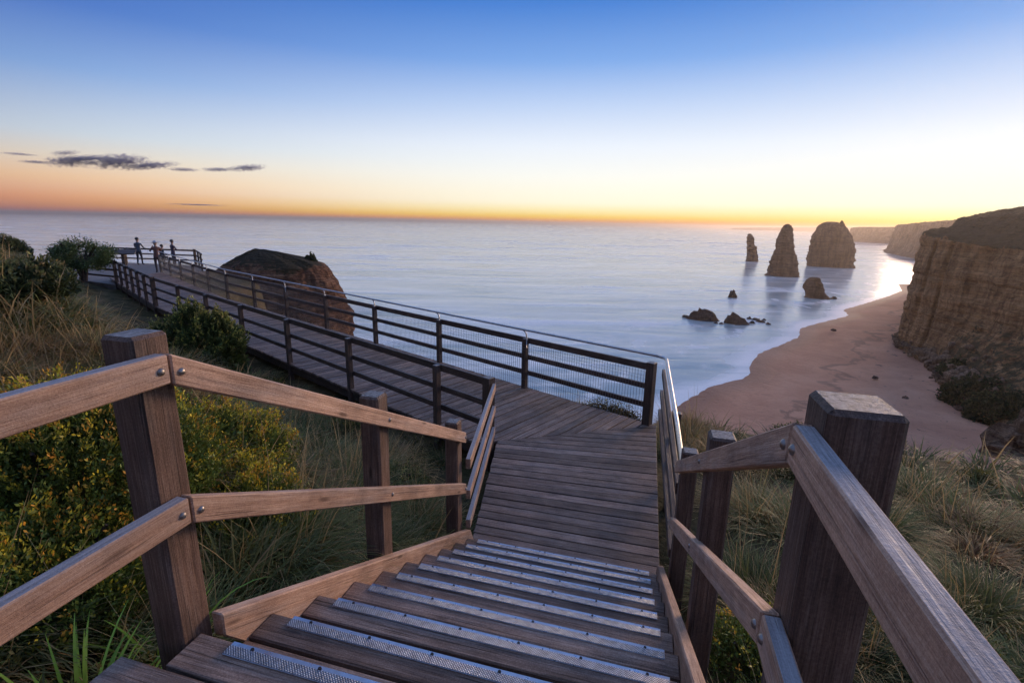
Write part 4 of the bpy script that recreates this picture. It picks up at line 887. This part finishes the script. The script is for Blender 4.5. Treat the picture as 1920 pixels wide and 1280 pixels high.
for i, (x, y, rx, ry, h, lab) in enumerate(hill): shrub('heath_shrub', lab, x, y, rx, ry, h, (.030, .038, .015), [(.085, .085, .028), (.11, .075, .03)], 380, .055, 26, 10+i, tipfrac=.5, group='dark shrubs on the hillside', stems=4)
bs = spot(583, 492, 138); t = thing('shrub', 'small dark bush perched on the right shoulder of the domed sea stack', 'shrub', tuple(bs+np.array([0, 0, -.8])))
vft = shoot_bush(160, 1.7, 1.5, 2.6, np.array((.028, .036, .014)), [np.array((.06, .06, .02)), np.array((.07, .05, .02))], .3, 26, .75, 3, .3); mesh_obj('foliage', plant_mesh('foliage', vft, M_leaf), None, t); mesh_obj('stem', tube_mesh([(0, 0, -1.2), (.1, 0, .6), (.2, .1, 1.4)], .1, M_bark, 6), None, t)
for px, py, D, rx, h, lab in ((1838, 752, 172, 9, 7, 'rounded dark green bush mound low on the cliff scree, the left one'), (1885, 778, 160, 8, 6.5, 'rounded grey-green bush mound at the foot of the scree near the right edge'), (1800, 700, 196, 6, 5, 'smaller scrub mound higher up against the cliff wall')):
    p = spot(px, py, D); t = thing('scree_bush', lab, 'bush', tuple(p+np.array([0, 0, -2.0]))); m = 700
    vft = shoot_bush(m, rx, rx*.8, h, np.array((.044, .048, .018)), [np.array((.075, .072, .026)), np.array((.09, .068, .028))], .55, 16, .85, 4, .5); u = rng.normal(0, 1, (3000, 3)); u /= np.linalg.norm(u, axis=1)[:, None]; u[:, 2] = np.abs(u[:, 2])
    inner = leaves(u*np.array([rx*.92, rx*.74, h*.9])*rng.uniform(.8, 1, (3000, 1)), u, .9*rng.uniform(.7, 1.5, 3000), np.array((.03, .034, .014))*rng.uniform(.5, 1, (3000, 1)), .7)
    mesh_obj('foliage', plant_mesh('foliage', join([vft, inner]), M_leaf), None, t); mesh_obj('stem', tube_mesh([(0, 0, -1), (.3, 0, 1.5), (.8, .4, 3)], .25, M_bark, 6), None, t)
# small wind-shaped tree with open stems
tx, ty = spot(150, 480, 30)[:2]; tz = float(spot(150, 491, 30)[2])-.25
tr = thing('coastal_tree', 'dark round-headed small tree on the ridge beside the lookout', 'tree', (tx, ty, tz))
tk = []
for k in range(7):
    an = k*.9+.3; e = (math.cos(an)*.75, math.sin(an)*.75, rnd.uniform(.75, 1.1)); tk.append(e)
    mesh_obj('trunk' if k == 0 else 'limb', tube_mesh([(0.06*math.cos(an), .06*math.sin(an), -.6), (e[0]*.35, e[1]*.35, .3), e], .05 if k else .08, M_bark, 6), None, tr)
cl_ = []
for k in range(90):
    u = rng.normal(0, 1, 3); u /= np.linalg.norm(u); c0 = u*np.array([1.35, 1.1, .6])*rng.uniform(.3, 1)**.5+np.array([0.1, 0, .55]); m = 190
    q = c0+rng.normal(0, .12, (m, 3)); cl_.append(leaves(q, np.tile(u, (m, 1)), .07*rng.uniform(.6, 1.4, m), np.array([.028, .040, .014])*rng.uniform(.6, 1.7, (m, 1)), .5))
mesh_obj('crown', plant_mesh('crown', join(cl_), M_leaf), None, tr)
# strap-leaved plant below the deck
def strap(x, y, n, h, label):
    r_ = rng.random(n)*.14; a_ = rng.uniform(0, 6.28, n); roots = np.stack([r_*np.cos(a_), r_*np.sin(a_), np.zeros(n)], 1)
    vft = blades(roots, h*rng.uniform(.6, 1.2, n), .026*rng.uniform(.7, 1.2, n), a_, rng.uniform(.05, .5, n), rng.uniform(.3, 1.5, n), LIME*.7*rng.uniform(.7, 1.2, (n, 1)), LIME*1.2*rng.uniform(.8, 1.3, (n, 1)), 6)
    o = mesh_obj('strap_leaf_plant', plant_mesh('strap', vft, M_grass)); o.location = (x, y, gz(x, y)-.02); tag(o, label, 'plant', 'bright green strap-leaved plants')
strap(-1.98, 1.02, 60, .46, 'bright green strap-leaved plant below the lower left rail beside the deck')
strap(-2.12, 1.45, 16, .42, 'slim green strap-leaved plant against the foot of the first thick left post')
strap(-2.0, .72, 14, .42, 'green strap-leaved plant at the bottom left corner')
strap(.85, 2.35, 26, .3, 'short bright green blades at the bottom right beside the steps')

# ================================================================== PEOPLE at the lookout
def cloth(name, legs, top_, skin, split=.86, neck=1.46):
    m, nt, b = new_mat(name); tc_ = N(nt, 'ShaderNodeTexCoord'); s = N(nt, 'ShaderNodeSeparateXYZ'); nt.links.new(tc_.outputs['Object'], s.inputs[0])
    z = math_n(nt, 'MULTIPLY', s.outputs[2], .5); r_ = ramp(nt, z, [(0, (.02, .02, .02)), (.04, legs), (split/2, top_), (neck/2, skin)], 'CONSTANT')
    n = tex_noise(nt, coords(nt), 14, 3); d = ramp(nt, n, [(.3, (.75, .75, .75)), (.7, (1.1, 1.1, 1.1))])
    nt.links.new(mixc(nt, 1, r_.outputs[0], d.outputs[0], 'MULTIPLY'), b.inputs['Base Color']); b.inputs['Roughness'].default_value = .85; return m
M_hair = new_mat('dark_hair')[0]; M_hair.node_tree.nodes['Principled BSDF'].inputs['Base Color'].default_value = (.03, .022, .018, 1)
M_hat = new_mat('pale_hat')[0]; M_hat.node_tree.nodes['Principled BSDF'].inputs['Base Color'].default_value = (.45, .45, .5, 1)
def person(label, x, y, rz, s, legs, top_, arms='rail', hat=False, step=.0):
    J = {'pel': ((0, 0, .95), .145), 'wst': ((0, .01, 1.10), .125), 'chs': ((0, .0, 1.30), .15), 'nk0': ((0, .0, 1.43), .07), 'nk': ((0, .02, 1.50), .052), 'h0': ((0, .03, 1.57), .078), 'h1': ((0, .03, 1.64), .092), 'h2': ((0, .02, 1.71), .07)}
    E = [('pel', 'wst'), ('wst', 'chs'), ('chs', 'nk0'), ('nk0', 'nk'), ('nk', 'h0'), ('h0', 'h1'), ('h1', 'h2')]
    for q, sx in (('l', -1), ('r', 1)):
        f = step*sx
        J.update({q+'hip': ((sx*.09, 0, .88), .095), q+'kn': ((sx*.10, .04+f*.5, .50), .062), q+'an': ((sx*.10, -.01+f, .09), .043), q+'to': ((sx*.11, .15+f, .035), .035), q+'sh': ((sx*.19, 0, 1.38), .06)})
        if arms == 'rail': J.update({q+'el': ((sx*.25, .12, 1.14), .045), q+'wr': ((sx*.2, .36, 1.08), .032), q+'ha': ((sx*.19, .45, 1.07), .035)})
        elif arms == 'camera': J.update({q+'el': ((sx*.26, .16, 1.18), .045), q+'wr': ((sx*.1, .32, 1.42), .032), q+'ha': ((sx*.06, .36, 1.5), .035)})
        else: J.update({q+'el': ((sx*.26, -.03, 1.12), .045), q+'wr': ((sx*.27, .06, .88), .032), q+'ha': ((sx*.27, .09, .80), .035)})
        E += [('pel', q+'hip'), (q+'hip', q+'kn'), (q+'kn', q+'an'), (q+'an', q+'to'), ('chs', q+'sh'), (q+'sh', q+'el'), (q+'el', q+'wr'), (q+'wr', q+'ha')]
    ks = list(J); me = bpy.data.meshes.new('person'); me.from_pydata([J[k][0] for k in ks], [(ks.index(a_), ks.index(b_)) for a_, b_ in E], [])
    o = mesh_obj('person', me, cloth('clothes', legs, top_, (.42, .27, .2))); sk_ = o.modifiers.new('skin', 'SKIN'); sk_.use_smooth_shade = True
    if not me.skin_vertices: 
        bpy.context.view_layer.objects.active = o
    for i, k in enumerate(ks):
        v = me.skin_vertices[0].data[i]; v.radius = (J[k][1], J[k][1]*(.75 if k in ('pel', 'wst', 'chs') else 1)); v.use_root = (k == 'pel')
    ss = o.modifiers.new('sub', 'SUBSURF'); ss.levels = 1; ss.render_levels = 1
    o.location = (x, y, LZ); o.rotation_euler = (0, 0, rz); o.scale = (s, s, s); tag(o, label, 'person', 'visitors at the lookout')
    bm = bmesh.new(); bmesh.ops.create_uvsphere(bm, u_segments=14, v_segments=8, radius=.108)
    bmesh.ops.delete(bm, geom=[v for v in bm.verts if v.co.z < -.045 and v.co.y > -.03 or v.co.z < -.07], context='VERTS')
    for v in bm.verts: v.co.z *= 1.1
    if hat:
        bmesh.ops.create_cone(bm, cap_ends=True, segments=18, radius1=.19, radius2=.17, depth=.015)
    hm = bpy.data.meshes.new('hair'); bm.to_mesh(hm); bm.free(); h = mesh_obj('hat' if hat else 'hair', hm, M_hat if hat else M_hair, o); h.location = (0, .012, 1.675); h.rotation_euler = (R(-8), 0, 0)
    return o
try:
    at_ = lambda px, D: spot(px, 480, D)[:2]
    person('person in blue-grey coat standing by the far lookout rail, leftmost of the visitors', *at_(261, 41), R(20), 1.0, (.04, .04, .05), (.08, .10, .13), 'rail', step=.08)
    person('tallest nearest person in rust-brown coat and pale hat where the boardwalk meets the lookout', *at_(294, 35), R(60), 1.02, (.05, .035, .035), (.16, .075, .06), 'camera', True, .1)
    person('short person in dark clothes right beside the one in the pale hat', *at_(305, 36.4), R(-20), .86, (.03, .03, .035), (.035, .035, .045), 'down')
    person('rightmost person in a dark purple jacket looking over the lookout rail', *at_(325, 38.2), R(-15), .98, (.05, .045, .06), (.085, .06, .085), 'rail')
except Exception as ex:
    print('person failed', ex)
    raise

# ================================================================== CLOUDS and AIR
def cloud_mat():
    m = bpy.data.materials.new('evening_cloud'); m.use_nodes = True; nt = m.node_tree; nt.nodes.clear()
    tc_ = N(nt, 'ShaderNodeTexCoord'); oi = N(nt, 'ShaderNodeObjectInfo')
    ln = N(nt, 'ShaderNodeVectorMath', operation='LENGTH'); nt.links.new(tc_.outputs['Object'], ln.inputs[0])
    a_ = N(nt, 'ShaderNodeVectorMath', operation='SCALE'); a_.inputs[0].default_value = (13, 7, 5); nt.links.new(oi.outputs['Random'], a_.inputs['Scale'])
    b_ = N(nt, 'ShaderNodeVectorMath', operation='ADD'); nt.links.new(tc_.outputs['Object'], b_.inputs[0]); nt.links.new(a_.outputs[0], b_.inputs[1])
    mp = N(nt, 'ShaderNodeMapping'); nt.links.new(b_.outputs[0], mp.inputs[0]); mp.inputs['Scale'].default_value = (5.5, 3.0, 2.2)
    n = tex_noise(nt, mp.outputs[0], 1.3, 5, .62, .3)
    f = math_n(nt, 'SUBTRACT', math_n(nt, 'ADD', math_n(nt, 'MULTIPLY', n, 3.6), -1.05), ln.outputs['Value']); d = math_n(nt, 'MULTIPLY', math_n(nt, 'MAXIMUM', f, 0), .03)
    v = N(nt, 'ShaderNodeVolumePrincipled'); nt.links.new(d, v.inputs['Density']); v.inputs['Color'].default_value = (.62, .56, .72, 1); v.inputs['Anisotropy'].default_value = .4
    o = N(nt, 'ShaderNodeOutputMaterial'); nt.links.new(v.outputs[0], o.inputs['Volume']); m.volume_intersection_method = 'FAST' if hasattr(m, 'volume_intersection_method') else 'FAST'
    return m
try: M_cloud = cloud_mat()
except AttributeError: M_cloud = bpy.data.materials['evening_cloud']
bm = bmesh.new(); bmesh.ops.create_icosphere(bm, subdivisions=3, radius=1.0); ME_C = bpy.data.meshes.new('cloud'); bm.to_mesh(ME_C); bm.free(); ME_C.materials.append(M_cloud)
CL = [(218, 303, 74, 20, -.13, 'largest dark violet cloud, long and wedge-shaped, low on the left'), (280, 311, 66, 11, -.16, 'tapering right tail of the largest dark cloud'), (128, 303, 50, 15, -.1, 'broken dark cloud just left of the largest one'), (122, 287, 30, 7, -.15, 'wispy cloud above the broken one on the left'), (344, 318, 40, 6, -.03, 'thin flat cloud just right of the largest cloud'), (408, 318, 42, 7, -.06, 'flat dark cloud second from the right end of the row'), (464, 315, 52, 11, -.12, 'dark lens-shaped cloud at the right end of the row'), (66, 304, 34, 4.5, -.02, 'thin streak of cloud left of the broken cloud'), (36, 289, 34, 3.5, 0, 'faint streak of cloud near the left edge'), (160, 297, 60, 8, -.15, 'wispy cloud band joining the broken cloud and the largest one'), (370, 384, 70, 2.2, 0, 'thin dark streak low over the horizon')]
for px, py, w, h, sl, lab in CL:
    D = 7000; p = spot(px, py, D); k = D/FPX*1.25; o = mesh_obj('cloud', ME_C); o.location = p
    ang = math.atan2(p[1], p[0])-math.pi/2; o.rotation_euler = Euler((0, -sl*-1, ang)); o.scale = (w*.5*k, w*.28*k, h*.46*k); tag(o, lab, 'cloud', 'small clouds low in the evening sky')
hz = box_mesh(52500, 52500, 80, 0, bpy.data.materials.new('haze_air'), -48); hm_ = bpy.data.materials['haze_air']; hm_.use_nodes = True; nt = hm_.node_tree; nt.nodes.clear()
v = N(nt, 'ShaderNodeVolumePrincipled'); v.inputs['Color'].default_value = (.97, .84, .74, 1); v.inputs['Density'].default_value = HAZE = .00014; v.inputs['Anisotropy'].default_value = .7
nt.links.new(v.outputs[0], N(nt, 'ShaderNodeOutputMaterial').inputs['Volume'])
if HAZE > 0: struct(mesh_obj('haze', hz), 'stuff')
